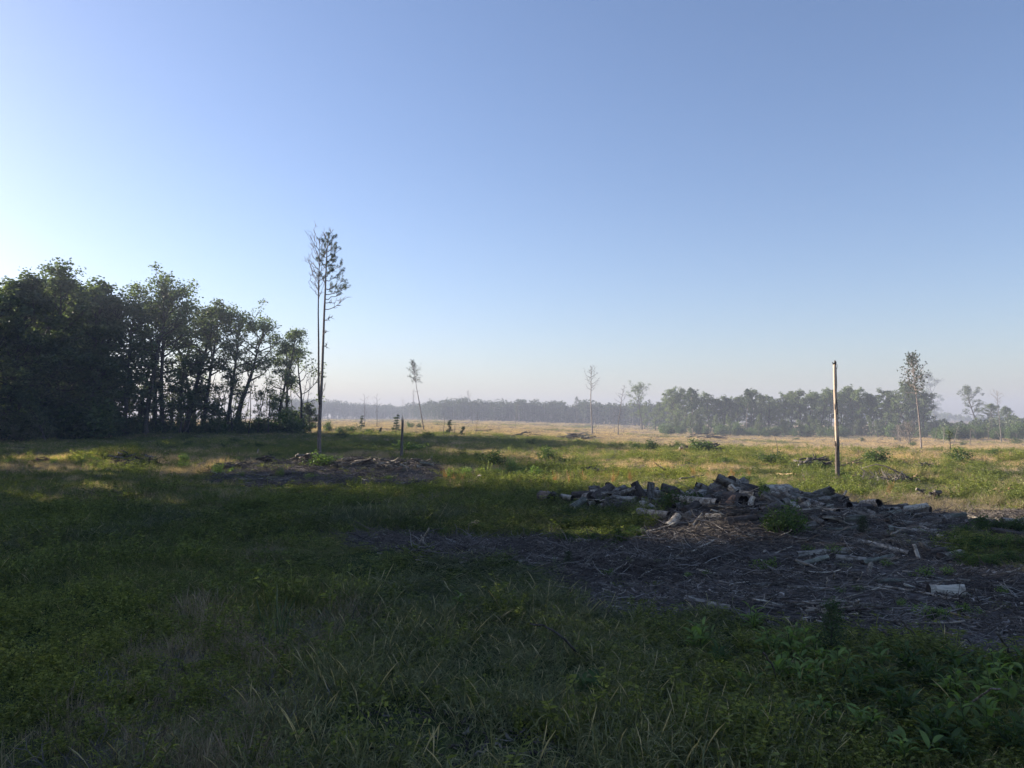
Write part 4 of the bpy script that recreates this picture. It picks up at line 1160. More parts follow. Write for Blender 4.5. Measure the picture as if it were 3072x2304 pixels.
lay(2282, 1535, 2331, 1513, 10, 'bark_dark', 'dark log slanting up behind the bush in the heap', group=BP, dmax=18.0)
lay(2276, 1555, 2320, 1549, 4.5, 'bark_grey', 'thin grey log left of the bush in the heap', group=BP, dmax=17.6)
lay(2330, 1513, 2367, 1540, 8, 'bark_grey', 'grey log slanting down behind the bush in the heap', group=BP, dmax=18.2)
lay(2292, 1578, 2306, 1573, 6, 'wood_pale', 'small pale chunk left of the bush at the foot of the heap', group=BP, dmax=17.6)
lay(2360, 1478, 2431, 1489, 11, 'bark_grey', 'long grey log on the crest with a jagged dark end', group=BP, dmax=18.8, style='jag')
lay(2345, 1510, 2362, 1503, 11, 'bark_grey', 'pale stump like log behind the bush in the heap', group=BP, dmax=18.4)
lay(2374, 1513, 2394, 1526, 9, 'wood_pale', 'pale split slab right of the stump like log', group=BP, dmax=18.2, style='jag')
lay(2413, 1505, 2438, 1563, 15, 'wood_pale', 'big pale log tilted down the face of the heap', group=BP, dmax=18.0, stand=True)
lay(2434, 1556, 2467, 1575, 13, 'bark_grey', 'pale mottled log at the lower end of the big tilted log', group=BP, dmax=17.6)
lay(2475, 1487, 2532, 1498, 14, 'bark_dark', 'big dark log alone on the right end of the crest', group=BP, dmax=19.0)
lay(2529, 1489, 2539, 1472, 3, 'wood_pale', 'pale stub branch sticking up behind the big dark crest log', group=BP, dmax=19.0, name='branch', cat='branch', stand=True)
lay(2468, 1497, 2495, 1502, 10, 'wood_pale', 'pale log with a hollow dark end under the big dark crest log', group=BP, dmax=18.8, hollow='B')
lay(2445, 1501, 2475, 1512, 7, 'bark_grey', 'grey log right of the big pale tilted log', group=BP, dmax=18.6)
lay(2481, 1521, 2502, 1536, 9, 'bark_green', 'mossy pale log in the right part of the heap', group=BP, dmax=18.4)
lay(2534, 1518, 2583, 1530, 11, 'bark_grey', 'grey log with a black hollow mouth at the right end of the heap', group=BP, dmax=18.6, hollow='A')
lay(2583, 1523, 2607, 1529, 8, 'bark_grey', 'grey log following on the black mouthed one at the right end', group=BP, dmax=18.6)
lay(2479, 1541, 2546, 1557, 12, 'bark_grey', 'thick log with a black mouth to the right, low in the heap', group=BP, dmax=17.8, hollow='B')
endon(2472, 1557, 14, 50, 0.9, 'bark_dark', 'hollow dark log mouth beside the big pale tilted log', group=BP, dmax=17.6)
lay(2559, 1538, 2641, 1557, 9, 'wood_pale', 'long pale slab at the right foot of the heap', group=BP, dmax=18.2, taper=0.6)
lay(2604, 1536, 2626, 1545, 9, 'wood_pale', 'short pale log with a hollow end above the long pale slab', group=BP, dmax=18.6, hollow='B')
lay(2383, 1590, 2446, 1574, 12, 'bark_grey', 'grey log with a clean sawn end lying before the big tilted log', group=BP, face='cut_dark')
lay(2439, 1597, 2568, 1601, 6, 'bark_grey', 'long slim grey log lying level before the heap', group=GL)
lay(2475, 1592, 2571, 1585, 6, 'bark_green', 'slim mossy log lying just behind the long slim one', group=GL)
lay(2548, 1617, 2726, 1660, 8, 'wood_pale', 'longest pale plank like log slanting across the chips', group=GL, taper=0.75)
lay(2246, 1681, 2390, 1668, 11, 'bark_dark', 'dark log in line with another, near the yellow green weed', group=GL)
lay(2391, 1668, 2552, 1653, 10, 'bark_grey', 'grey log end to end with the dark one on the chips', group=GL)
lay(2390, 1696, 2482, 1671, 8, 'bark_green', 'grey green log slanting under the two logs in line', group=GL)
lay(2508, 1673, 2599, 1682, 9, 'bark_grey', 'grey log below the right end of the two in line', group=GL)
lay(2589, 1688, 2677, 1666, 8, 'bark_green', 'blue green slab of bark propped on a branch', group=GL, taper=0.6, style='jag')
lay(2607, 1730, 2614, 1690, 6, 'wood_pale', 'pale weathered stub pointing at the camera below the blue green slab', group=GL)
lay(2385, 1702, 2537, 1759, 3.5, 'wood_pale', 'long thin pale pole slanting across the chips', group=GL, name='branch', cat='branch')
lay(2248, 1757, 2373, 1748, 6, 'bark_grey', 'slim grey log, middle of the chips, pointing level', group=GL)
lay(2361, 1761, 2509, 1771, 6, 'bark_grey', 'long slim grey log beside the slim level one', group=GL, taper=0.7)
lay(2057, 1797, 2194, 1827, 10, 'bark_grey', 'large grey log behind the leafy weeds at the edge of the chips', group=GL, taper=0.85)
lay(2528, 1864, 2690, 1867, 8, 'bark_dark', 'long brown log lying level just beyond the weeds', group=GL)
lay(2285, 1853, 2342, 1861, 9, 'bark_dark', 'short brown log half hidden behind bright weeds', group=GL)
lay(2785, 1770, 2892, 1778, 15, 'wood_white', 'largest pale log with a sawn dark end, alone on the chips', group=GL, taper=1.25)
lay(2632, 1757, 2888, 1806, 4.5, 'wood_pale', 'longest thin pale pole, passing in front of the largest pale log', group=GL, taper=1.1, name='branch', cat='branch')
lay(2910, 1807, 3032, 1814, 4, 'bark_grey', 'thin grey pole continuing past the largest pale log', group=GL, name='branch', cat='branch')
lay(2764, 1649, 2799, 1687, 8, 'bark_grey', 'round grey log pointing at the camera near the green thicket', group=GL, face='cut_pale')
lay(2788, 1657, 2862, 1645, 10, 'bark_dark', 'dark log behind the bluish jagged log', group=GL)
lay(2826, 1671, 2883, 1660, 13, 'bark_grey', 'bluish grey log with a jagged end beside the green thicket', group=GL, style='jag')
lay(2757, 1678, 2743, 1635, 5, 'wood_pale', 'weathered pale snaggy stick before the round grey log', group=GL, style='jag')
lay(2675, 1565, 2866, 1586, 9, 'bark_grey', 'longest grey log at the right foot of the heap, hollow at one end', group=GL, hollow='A', taper=0.7)
lay(2660, 1588, 2690, 1590, 11, 'bark_green', 'greenish stump like log below the longest grey log', group=GL)
lay(2761, 1588, 2813, 1608, 6, 'wood_pale', 'pale slanting log, upper of two in line', group=GL)
lay(2813, 1612, 2871, 1633, 6, 'wood_pale', 'pale slanting log, lower of two in line', group=GL)
lay(2865, 1614, 2903, 1627, 5, 'wood_pale', 'small pale log at the edge of the green thicket', group=GL)
lay(2640, 1602, 2750, 1622, 8, 'bark_grey', 'smooth grey log with a dark notch, below the greenish stump like log', group=GL)
lay(2669, 1599, 2795, 1620, 5, 'bark_dark', 'thin dark log close behind the smooth grey one', group=GL)
lay(2689, 1625, 2795, 1629, 5, 'bark_grey', 'thin grey log lying level before the smooth grey one', group=GL)
lay(2917, 1535, 3100, 1539, 6, 'bark_dark', 'long dark log at the far edge of the green thicket, upper one', group=GL)
lay(2945, 1547, 3100, 1545, 6, 'bark_dark', 'long dark log at the far edge of the green thicket, lower one', group=GL)
lay(3010, 1707, 3100, 1699, 8, 'bark_grey', 'thick grey log cut by the frame edge below the green thicket', group=GL)
lay(2986, 1723, 3056, 1735, 3, 'wood_pale', 'straight pale stick below the thick log at the frame edge', group=GL, name='branch', cat='branch')
lay(2839, 1839, 2927, 1862, 3, 'wood_tan', 'yellowish split branch in front of the ferny weed', group=GL, name='branch', cat='branch', style='jag')
lay(2632, 1742, 2712, 1743, 7, 'bark_green', 'greenish slab of bark left of the largest pale log', group=GL, style='jag')
lay(2986, 1788, 3031, 1791, 5, 'wood_pale', 'broken pale piece right of the largest pale log', group=GL, style='jag')
lay(2831, 1906, 2888, 1928, 4, 'wood_tan', 'broken splintered branch nearest to the weeds at the frame edge', group=GL, name='branch', cat='branch', style='jag')
lay(2161, 1672, 2246, 1640, 5, 'bark_grey', 'curved grey slab of bark in the middle of the chips', group=GL, style='jag', taper=0.5)
lay(1983, 1683, 2035, 1668, 5, 'bark_green', 'bluish slab of bark left of the curved grey slab', group=GL, style='jag')
lay(1380, 1691, 1452, 1670, 5, 'wood_pale', 'pale wedge of split wood at the grassy edge of the chips', group=GL, style='jag', taper=0.3)
lay(1412, 1575, 1434, 1566, 8, 'wood_tan', 'brown block of wood in the green weeds behind the chips', group=GL, face='cut_pale')

# logs wedged between the larger ones, all over the two heaps
rf = np.random.default_rng(4321)
HEAPL = [(1700, 'at the weedy end of the small heap'), (1780, 'beside the thick tilted log of the small heap'), (1850, 'in the middle of the small heap'), (1910, 'behind the standing slab log'), (1960, 'by the pale upright log'), (2040, 'at the foot of the big heap'), (2100, 'on the bushy flank of the big heap'), (2155, 'around the pale rimmed hollow log'), (2200, 'by the brown shattered log'), (2240, 'around the largest hollow log'), (2290, 'on the crest right of the largest hollow log'),
         (2340, 'behind the bush in the big heap'), (2390, 'by the pale split slab'), (2430, 'around the big pale tilted log'), (2480, 'under the big dark crest log'), (2540, 'by the black mouthed log at the end of the crest'), (2600, 'at the low right end of the heap'), (2660, 'past the low right end of the heap'), (2760, 'near the longest grey log'), (2860, 'at the edge of the green thicket')]
for k in range(128):
    if k < 18:
        x, y, dm_ = rf.normal(2.75, 0.75), rf.normal(21.3, 0.5), 22
    elif k < 62:
        x, y, dm_ = rf.normal(5.2, 1.0), rf.normal(17.75, 0.45), 19
    else:
        x, y, dm_ = rf.normal(8.3, 1.6), rf.normal(17.5, 0.8), 19
    r = rf.uniform(0.055, 0.13); L = rf.uniform(0.3, 0.75) * (2.0 if k > 96 else 1)
    if abs(x - 5.0) < .55 and y < 17.6: y = 17.9
    az = rf.normal(0, 0.9); sl = rf.normal(0.05, 0.35)
    sl = float(np.clip(sl, -0.4, 0.4))
    if k >= 62: r *= 0.75; sl *= 0.3
    d = np.array([math.cos(az) * math.cos(sl), math.sin(az) * math.cos(sl), math.sin(sl)])
    zc = T(x, y) + r * (rf.uniform(0.3, 1.1) if k < 62 else rf.uniform(0.3, 0.9))
    c = np.array([x, y, zc + abs(d[2]) * L * 0.2])
    bk = ['bark_dark', 'bark_grey', 'bark_grey', 'wood_pale', 'bark_dark', 'bark_green', 'bark_grey', 'wood_pale'][rf.integers(0, 8)]
    place_log(c - d * L / 2, c + d * L / 2, r, r * rf.uniform(0.8, 1), bk, ('slim ' if r < .08 else 'stout ' if r > .11 else 'short ') + {'bark_dark': 'dark', 'bark_grey': 'grey', 'wood_pale': 'pale', 'bark_green': 'mossy'}[bk] + ' log wedged ' + near(CX + x / y * F_PX, HEAPL),
              SPL if CX + x / y * F_PX < 1990 else BP, hollow='A' if rf.random() < .2 else '', style=['', 'jag', 'jag split', 'split', 'jag'][rf.integers(0, 5)], face='cut_dark')

# ---------------------------------------------------------------- sticks and branches one can pick out
STK = 'sticks lying on the chips'
def stick(pts, r_px, m, label, group=STK, lifts=None, name='stick', seed=0):
    rng = np.random.default_rng(seed + int(pts[0][0]))
    P = []
    d0 = at(*pts[0])[1]
    r = r_px / F_PX * d0
    for i, (u, v) in enumerate(pts):
        l = (lifts[i] if lifts else 0.0)
        p = at(u, v, r * 0.7 + l)
        if abs(p[1] - d0) > 2.5: p = at_depth(u, v, d0 + math.copysign(2.5, p[1] - d0))
        P.append(p)
    P = np.array(P)
    # resample to a slightly crooked line
    t = np.linspace(0, len(P) - 1, max(7, len(P) * 3)); k = np.minimum(t.astype(int), len(P) - 2); f = (t - k)[:, None]
    Q = P[k] * (1 - f) + P[k + 1] * f
    Q[1:-1] += rng.normal(0, r * 0.5, (len(Q) - 2, 3))
    Q[:, 2] = np.maximum(Q[:, 2], terrain(Q[:, 0], Q[:, 1]) + r * 0.5)
    c = Q.mean(0)
    mb = MB(); add_tube(mb, Q - c, np.linspace(r * 1.15, r * 0.65, len(Q)), 7, rough=0.12, rng=rng)
    if len(Q) > 6 and rng.random() < 0.5:
        i = len(Q) // 2; B = wander(Q[i] - c, unit(Q[i + 1] - Q[i]) + rng.normal(0, 0.5, 3), r * 8, 3, rng, 0.15)
        add_tube(mb, B, np.linspace(r * 0.7, r * 0.35, 4), 5)
    o = mb.build(name, M[m], None, True); o.location = c
    tag(o, label, 'stick', group)
    return o
stick([(1056, 1604), (1133, 1595), (1158, 1585)], 2.2, 'wood_pale', 'long pale crooked branch at the far grassy end of the chips')
stick([(1253, 1636), (1272, 1610), (1287, 1586)], 3.2, 'wood_pale', 'pale forked stick pointing up out of the chips', lifts=[0, .22, .5])
stick([(1269, 1635), (1264, 1606)], 3.0, 'wood_pale', 'short pale stick standing against the forked stick', lifts=[0, .25])
stick([(1138, 1634), (1165, 1619)], 1.8, 'bark_grey', 'grey stick lying before the long crooked branch')
stick([(1300, 1618), (1328, 1611)], 1.6, 'wood_pale', 'thin pale stick right of the forked stick')
stick([(1250, 1661), (1305, 1665)], 2.4, 'bark_grey', 'grey stick in the near part of the left chips')
stick([(1245, 1681), (1300, 1690)], 1.8, 'wood_pale', 'thin pale stick at the grassy edge of the left chips')
stick([(1308, 1665), (1334, 1702)], 2.4, 'bark_grey', 'grey stick pointing toward the grass in the left chips')
stick([(1603, 1612), (1621, 1633)], 3.2, 'wood_pale', 'pale split stick, first of the pair behind the pale cluster')
stick([(1616, 1613), (1641, 1636)], 2.2, 'wood_pale', 'thin pale stick, second of the pair behind the pale cluster')
stick([(1661, 1642), (1698, 1659)], 3.2, 'wood_pale', 'pale stick lying across the top of the pale cluster')
stick([(1676, 1669), (1706, 1652)], 3.4, 'wood_pale', 'thick pale stick rising to a point in the pale cluster')
stick([(1636, 1655), (1667, 1664)], 2.4, 'wood_pale', 'pale stick lying level in the pale cluster')
stick([(1634, 1659), (1648, 1669)], 2.2, 'wood_pale', 'shortest pale stick of the pale cluster')
stick([(1664, 1667), (1687, 1659)], 2.0, 'wood_pale', 'thin pale stick crossing inside the pale cluster')
stick([(1730, 1621), (1768, 1624)], 4.0, 'wood_pale', 'pale blunt stick at the foot of the green weeds')
stick([(1746, 1664), (1775, 1676)], 4.5, 'bark_grey', 'grey slab stick right of the pale cluster')
stick([(1735, 1650), (1745, 1660)], 3.0, 'wood_pale', 'pale short chunk right of the pale cluster')
stick([(1752, 1685), (1789, 1712)], 2.0, 'wood_pale', 'thin pale stick curving toward the grass')
stick([(1815, 1675), (1860, 1682)], 2.0, 'bark_grey', 'thin grey stick in the middle of the chips, upper one')
stick([(1870, 1671), (1905, 1684)], 2.0, 'wood_pale', 'thin pale stick in the middle of the chips, upper one')
stick([(1862, 1685), (1940, 1705)], 2.0, 'wood_pale', 'long thin pale stick in the middle of the chips')
stick([(1833, 1692), (1873, 1705)], 1.8, 'wood_pale', 'thin pale stick left of the long thin one')
stick([(1663, 1714), (1717, 1718)], 2.4, 'wood_pale', 'pale level stick at the grassy edge of the middle chips')
stick([(1933, 1720), (2010, 1726), (2110, 1731)], 1.8, 'wood_pale', 'longest thin level stick in the near chips')
stick([(1949, 1733), (2006, 1738)], 2.4, 'wood_pale', 'pale stick below the longest thin level stick')
stick([(1909, 1758), (1948, 1771)], 2.6, 'wood_white', 'whitest stick of the near chips')
stick([(2106, 1698), (2130, 1711), (2171, 1698)], 1.8, 'wood_pale', 'thin stick curved like a bow')
stick([(2186, 1682), (2240, 1684)], 3.0, 'wood_pale', 'pale stick touching the dark log near the yellow green weed')
stick([(2157, 1744), (2227, 1762)], 2.0, 'wood_pale', 'thin pale slanting stick left of the slim grey log')
stick([(2045, 1777), (2130, 1779), (2216, 1784)], 3.6, 'bark_grey', 'long grey level stick behind the large grey log')
stick([(2100, 1786), (2230, 1791)], 2.0, 'wood_pale', 'long thin stick close under the long grey level one')
stick([(2250, 1793), (2340, 1790), (2420, 1793)], 2.0, 'wood_pale', 'long thin white stick in the near chips')
stick([(2441, 1794), (2495, 1794)], 3.0, 'bark_grey', 'grey stick in line with the long thin white one')
stick([(2429, 1857), (2408, 1835), (2383, 1817)], 4.2, 'wood_pale', 'thick pale root like stick just beyond the weeds')
stick([(2408, 1838), (2432, 1848)], 2.4, 'wood_pale', 'pale side piece of the root like stick')
stick([(2440, 1818), (2465, 1842)], 3.2, 'wood_pale', 'pale knobbly stick left of the dark cedar seedling top')
stick([(2614, 1808), (2600, 1826), (2606, 1838), (2598, 1851)], 1.7, 'wood_white', 'thin white root bent like a letter S')
stick([(2578, 1830), (2577, 1800)], 3.2, 'wood_pale', 'pale stub standing up beside the S shaped root', lifts=[0, .22])
stick([(2500, 1738), (2502, 1718)], 3.4, 'wood_pale', 'pale stub standing up beside the long thin pole', lifts=[0, .18])
stick([(2480, 1762), (2481, 1734)], 1.8, 'wood_pale', 'thin stub standing up behind the long slim grey log', lifts=[0, .2])
stick([(2575, 1744), (2589, 1716)], 2.2, 'wood_pale', 'thin stick slanting up left of the pale weathered stub', lifts=[0, .2])
stick([(2335, 1722), (2372, 1746)], 3.0, 'wood_pale', 'pale splintered stick touching the slim grey log')
stick([(2520, 1715), (2557, 1722)], 3.4, 'wood_pale', 'pale stick right of the standing stub')
stick([(2430, 1668), (2436, 1700)], 1.8, 'wood_pale', 'thin pale stick hanging over the grey log in line')
stick([(2640, 1815), (2740, 1822)], 2.6, 'bark_grey', 'grey stick left of the bright weed on the chips')
stick([(2680, 1838), (2750, 1838)], 4.0, 'bark_grey', 'thick grey stick behind the bright weed on the chips')
stick([(2660, 1862), (2750, 1862)], 3.0, 'bark_grey', 'grey level stick in line with the long brown log')
stick([(2800, 1862), (2850, 1864)], 2.6, 'bark_dark', 'brown stick below the yellowish split branch')
stick([(2840, 1741), (2877, 1744)], 2.6, 'wood_pale', 'pale blunt stick behind the largest pale log')
stick([(2880, 1739), (2925, 1735)], 1.6, 'wood_pale', 'thin pale stick right behind the largest pale log')
stick([(2750, 1731), (2785, 1737), (2800, 1748)], 2.4, 'wood_white', 'white headed stick left behind the largest pale log')
stick([(2964, 1732), (2990, 1738)], 2.2, 'wood_pale', 'short pale stick before the straight stick at the frame edge')
stick([(3003, 1737), (3055, 1750)], 2.2, 'wood_pale', 'pale bent stick nearest to the frame edge')
stick([(3062, 1712), (3076, 1724)], 2.4, 'wood_pale', 'short pale stick touching the frame edge')
stick([(2964, 1692), (2990, 1700), (3012, 1704)], 3.0, 'wood_pale', 'pale crooked stick leading to the thick log at the frame edge')
stick([(2912, 1689), (2937, 1686), (2937, 1693)], 1.8, 'wood_pale', 'pale hooked stick under the green thicket')
stick([(3010, 1818), (3026, 1828)], 2.0, 'wood_white', 'thin bright stick right of the ferny weed')
stick([(2960, 1862), (3060, 1905)], 2.2, 'bark_grey', 'long grey stick slanting toward the frame edge corner')
stick([(2935, 1826), (2982, 1828)], 2.0, 'bark_grey', 'grey stick behind the ferny weed')

# further sticks, one mesh for each of a dozen shapes
SMESH = []
for k in range(14):
    rng = np.random.default_rng(800 + k)
    L = rng.uniform(0.16, 0.48); mb = MB()
    P = wander((-L / 2, 0, 0), (1, 0, 0), L, 6, rng, 0.16 + 0.14 * (k % 3 == 0)); P[:, 2] *= 0.5
    add_tube(mb, P, np.linspace(1, 0.55, 7) * rng.uniform(0.006, 0.014), 6, rough=0.2, rng=rng)
    SMESH.append(mb.mesh('stick', M[['wood_pale', 'bark_grey', 'wood_pale', 'wood_white'][k % 4]], True))
LAND = [(1270, 1620, 'near the forked stick'), (1660, 1655, 'near the pale cluster of sticks'), (1960, 1690, 'near the bluish slab of bark'), (2200, 1660, 'near the curved grey slab of bark'),
        (2140, 1600, 'on the slope under the hollow logs'), (2110, 1740, 'near the longest thin level stick'), (2300, 1740, 'near the slim grey log'), (2440, 1740, 'along the long thin pole'),
        (2320, 1800, 'near the long thin white stick'), (2560, 1830, 'around the S shaped root'), (2620, 1720, 'below the blue green slab'), (2750, 1750, 'left of the largest pale log'),
        (2900, 1730, 'behind the largest pale log'), (3010, 1840, 'before the frame edge, past the ferny weed'), (2700, 1850, 'around the bright weed on the chips'), (1900, 1640, 'below the green weeds by the small heap'), (2500, 1610, 'among the slim logs before the heap')]
rs2 = np.random.default_rng(90)
cnt = 0
while cnt < 190:
    u, v = rs2.uniform(1150, 3060), rs2.uniform(1590, 1925)
    p = at(u, v, 0.02)
    if not in_poly(np.array([p[0]]), np.array([p[1]]), DEBRIS)[0]: continue
    o = bpy.data.objects.new('stick', SMESH[rs2.integers(0, 14)]); COL.objects.link(o)
    o.location = p + np.array([0, 0, 0.015]); sc = rs2.uniform(0.7, 1.5)
    o.scale = (sc * rs2.uniform(0.8, 1.5), sc, sc)
    o.rotation_euler = (rs2.uniform(-.2, .2), rs2.uniform(-.22, .22), rs2.normal(0, 0.75))
    nm = min(LAND, key=lambda q: abs(q[0] - u) + 1.5 * abs(q[1] - v))[2]
    tone = ['pale', 'grey', 'pale', 'whitish'][SMESH.index(o.data) % 4]
    tag(o, f'small {tone} stick lying on the chips {nm}', 'stick', 'small sticks scattered on the chips')
    cnt += 1

# ---------------------------------------------------------------- slash heaps further out
def slash(px0, px1, py_base, py_top, label, seed, n=26, m=('bark_dark', 'bark_dark', 'bark_grey'), rr=(0.015, 0.055), pieces='branch', flat=0.5, group='slash heaps in the field'):
    """a tangle of felled branches, each one a part of the heap"""
    rng = np.random.default_rng(seed)
    c = at((px0 + px1) / 2, py_base)
    s = c[1] / F_PX
    W_ = (px1 - px0) * s; H = max((py_base - py_top) * s, 0.2)
    e = empty('slash_heap', c); tag(e, label, 'brush pile', group)
    for k in range(n):
        L = W_ * rng.uniform(0.25, 0.6)
        x = rng.uniform(-0.36, 0.36) * W_
        hmax = H * (1 - (abs(x) / (0.5 * W_)) ** 2)
        a = rng.normal(0, 0.45)
        d = np.array([math.cos(a), math.sin(a) * 0.8, rng.normal(0, 0.25) * (H / W_) * 2 + 0.02])
        zc = rng.uniform(0.05, 0.95) * hmax
        p0 = np.array([x, rng.uniform(-0.2, 0.35) * W_ * flat, zc]) - unit(d) * L / 2
        r = rng.uniform(*rr)
        P = wander(p0, d, L, 6, rng, 0.08)
        P[:, 2] = np.maximum(P[:, 2], r * 0.5 - 0.03)
        mb = MB(); add_tube(mb, P, np.linspace(r, r * 0.5, 7), 6, rough=0.12, rng=rng)
        for q in range(2):
            B = wander(P[rng.integers(2, 6)], d + rng.normal(0, 0.8, 3), L * 0.3, 3, rng, 0.2); add_tube(mb, B, np.linspace(r * 0.45, r * 0.15, 4), 4)
        mb.build(pieces, M[m[rng.integers(0, len(m))]], e, True)
    return e
slash(1760, 1930, 1525, 1470, 'tangle of thin branches lying over the small heap', 941, 16, m=('bark_dark', 'bark_grey', 'wood_pale'), rr=(.008, .022), group='branch tangles on the heaps')
slash(2110, 2290, 1555, 1490, 'tangle of thin branches around the hollow logs of the big heap', 942, 18, m=('bark_dark', 'bark_grey', 'wood_pale'), rr=(.008, .022), group='branch tangles on the heaps')
slash(2380, 2560, 1570, 1505, 'tangle of thin branches around the big pale tilted log', 943, 18, m=('bark_dark', 'bark_grey', 'wood_pale'), rr=(.008, .024), group='branch tangles on the heaps')
slash(2600, 2850, 1640, 1600, 'flat tangle of branches among the slim grey logs', 944, 22, m=('bark_grey', 'wood_pale'), rr=(.008, .024), group='branch tangles on the heaps')
slash(2420, 2700, 1850, 1820, 'flat tangle of roots and branches around the S shaped root', 945, 26, m=('bark_grey', 'wood_pale', 'bark_dark'), rr=(.006, .018), group='branch tangles on the chips')
slash(2270, 2480, 1830, 1800, 'flat tangle of branches behind the short brown log', 946, 18, m=('bark_grey', 'wood_pale', 'bark_dark'), rr=(.006, .016), group='branch tangles on the chips')
slash(1020, 1170, 1640, 1600, 'tangle of thin roots at the far grassy end of the chips', 947, 22, m=('bark_grey', 'bark_dark'), rr=(.006, .016), group='branch tangles on the chips')
slash(640, 760, 1408, 1385, 'dark low slash heap beside the brightest round bush', 948, 26, rr=(.015, .05))
slash(1000, 1120, 1400, 1372, 'dark slash heap right of the twin pine', 949, 26, rr=(.015, .05))
slash(330, 405, 1400, 1350, 'dark tangled brush heap at the sunlit strip, nearer to the frame edge', 901, 22)
slash(405, 485, 1398, 1358, 'dark tangled brush heap at the sunlit strip, further from the frame edge', 902, 22)
slash(770, 835, 1392, 1362, 'dark root tangle with one pale spike, behind the mid field chips', 903, 16, rr=(.015, .06))
slash(868, 980, 1388, 1360, 'dark root tangle at the foot of the lone twin pine', 904, 22, rr=(.015, .06))
slash(100, 155, 1390, 1370, 'low tan heap of dry twigs in the sunlit strip', 905, 22, m=('wood_tan', 'wood_red'), rr=(.015, .04))
slash(1115, 1225, 1408, 1376, 'grey and dark slash heap below the grey broken trunk', 906, 20, m=('bark_dark', 'bark_grey', 'bark_grey'), rr=(.015, .06))
slash(1215, 1300, 1404, 1374, 'pale topped slash heap at the end of the mid field chips', 907, 14, m=('bark_dark', 'bark_grey', 'bark_green'), rr=(.015, .06))
slash(1195, 1320, 1457, 1443, 'low dark row of sticks at the near edge of the mid field chips', 908, 16)
slash(1712, 1810, 1424, 1402, 'stack of dark sticks at the edge of the shade, behind the orange grass', 909, 22, rr=(.04, .09))
slash(2040, 2165, 1353, 1330, 'dark log heap alone in the tan field, with stubs sticking up', 910, 22, rr=(.05, .14))
slash(1541, 1622, 1310, 1296, 'dark brush heap in the middle of the tan field', 911, 14, rr=(.04, .11))
slash(1684, 1795, 1320, 1302, 'long dark brush heap under the tall leafless tree', 912, 22, rr=(.04, .11), m=('bark_dark', 'bark_grey', 'wood_pale'))
slash(1418, 1480, 1297, 1286, 'pale brush heap in the tan field near the tall thin snag', 913, 12, rr=(.03, .09), m=('bark_dark', 'wood_tan'))
slash(2050, 2180, 1318, 1300, 'low dark green brush heap far out before the tree line', 914, 18, rr=(.04, .11))
slash(2398, 2505, 1405, 1372, 'dark brush heap just behind the tall pale pole', 915, 30, rr=(.02, .08))
slash(2515, 2620, 1405, 1388, 'pale sunlit sticks right of the tall pale pole', 916, 12, rr=(.03, .07), m=('wood_tan', 'wood_pale'))
slash(2748, 2785, 1492, 1466, 'small dark stump of branches in the sunlit grass', 917, 10, rr=(.03, .08))
slash(2785, 2825, 1498, 1468, 'dark stump with an upright stub in the sunlit grass', 918, 10, rr=(.04, .09))
slash(2998, 3066, 1483, 1464, 'purplish grey sticks near the frame edge in the sunlit grass', 919, 10, rr=(.03, .08), m=('bark_grey', 'wood_red'))
slash(2755, 2812, 1405, 1388, 'dark brush patch in the sunlit field right of the fallen treetop', 920, 12, rr=(.03, .08))

# fallen treetop right of the pole: one dark stem and a fan of grey twigs
def fallen_top():
    rng = np.random.default_rng(930)
    c = at(2725, 1440); s = c[1] / F_PX
    e = empty('fallen_treetop', c); tag(e, 'fallen treetop with a dark stem and a grey fan of twigs, right of the pole', 'brush pile')
    def W(px, py, y=0): return np.array([(px - 2725) * s, y, (1440 - py) * s])
    mb = MB(); P = np.array([W(2735, 1438), W(2700, 1420), W(2672, 1402, .3), W(2648, 1396, .5), W(2610, 1410, .8)])
    add_tube(mb, P, np.array([3.2, 2.8, 2.2, 1.6, 0.8]) * s, 7, rough=0.1, rng=rng); mb.build('stem', M['bark_dark'], e, True)
    for k in range(130):
        p = P[rng.integers(0, 4)] * 0 + W(rng.uniform(2585, 2735), 1438, rng.uniform(-.8, 1.4))
        d = np.array([rng.normal(-0.5, 0.7), rng.normal(0, 0.5), rng.uniform(0.15, 0.9)])
        px_ = 2725 + p[0] / s
        hh = (1436 - np.interp(px_, [2585, 2640, 2690, 2735], [1428, 1402, 1404, 1428])) * s
        B = wander(p, d, hh * rng.uniform(0.7, 1.6), 5, rng, 0.2, -0.04)
        mb2 = MB() if k % 10 == 0 else mb2
        add_tube(mb2, B, np.linspace(0.02, 0.006, 6), 4, cap=False)
        if k % 10 == 9: mb2.build('twigs', M['dead_bark'], e, True)
fallen_top()

# single pieces in the middle distance
MID = 'wood pieces in the middle distance'
lay(1007, 1387, 1031, 1384, 5, 'wood_tan', 'orange lit block at the end of the mid field chips', group=MID, face='cut_pale')
lay(1013, 1398, 1051, 1392, 7, 'wood_tan', 'tan lit log below the orange lit block', group=MID, face='cut_dark')
lay(1107, 1394, 1125, 1400, 6, 'wood_white', 'bright white slab standing out in the mid field chips', group=MID, face='cut_pale')
lay(1125, 1399, 1134, 1402, 4, 'wood_white', 'small white chunk next to the bright white slab', group=MID, face='cut_pale')
lay(1249, 1400, 1266, 1397, 5, 'wood_pale', 'pale log with a black end at the end of the slash heap', group=MID)
lay(1185, 1410, 1204, 1402, 5, 'wood_red', 'reddish split block in the mid field chips', group=MID, style='jag')
lay(1274, 1421, 1292, 1420, 4, 'wood_tan', 'tan sunlit block at the start of the leafy sunlit row', group=MID)
lay(592, 1397, 612, 1393, 6, 'wood_tan', 'orange stump at the sunlit strip left of the bright bush', group=MID, face='cut_pale')
lay(1965, 1421, 1999, 1438, 6, 'wood_tan', 'orange sunlit log just behind the small heap', group=MID, face='cut_pale')
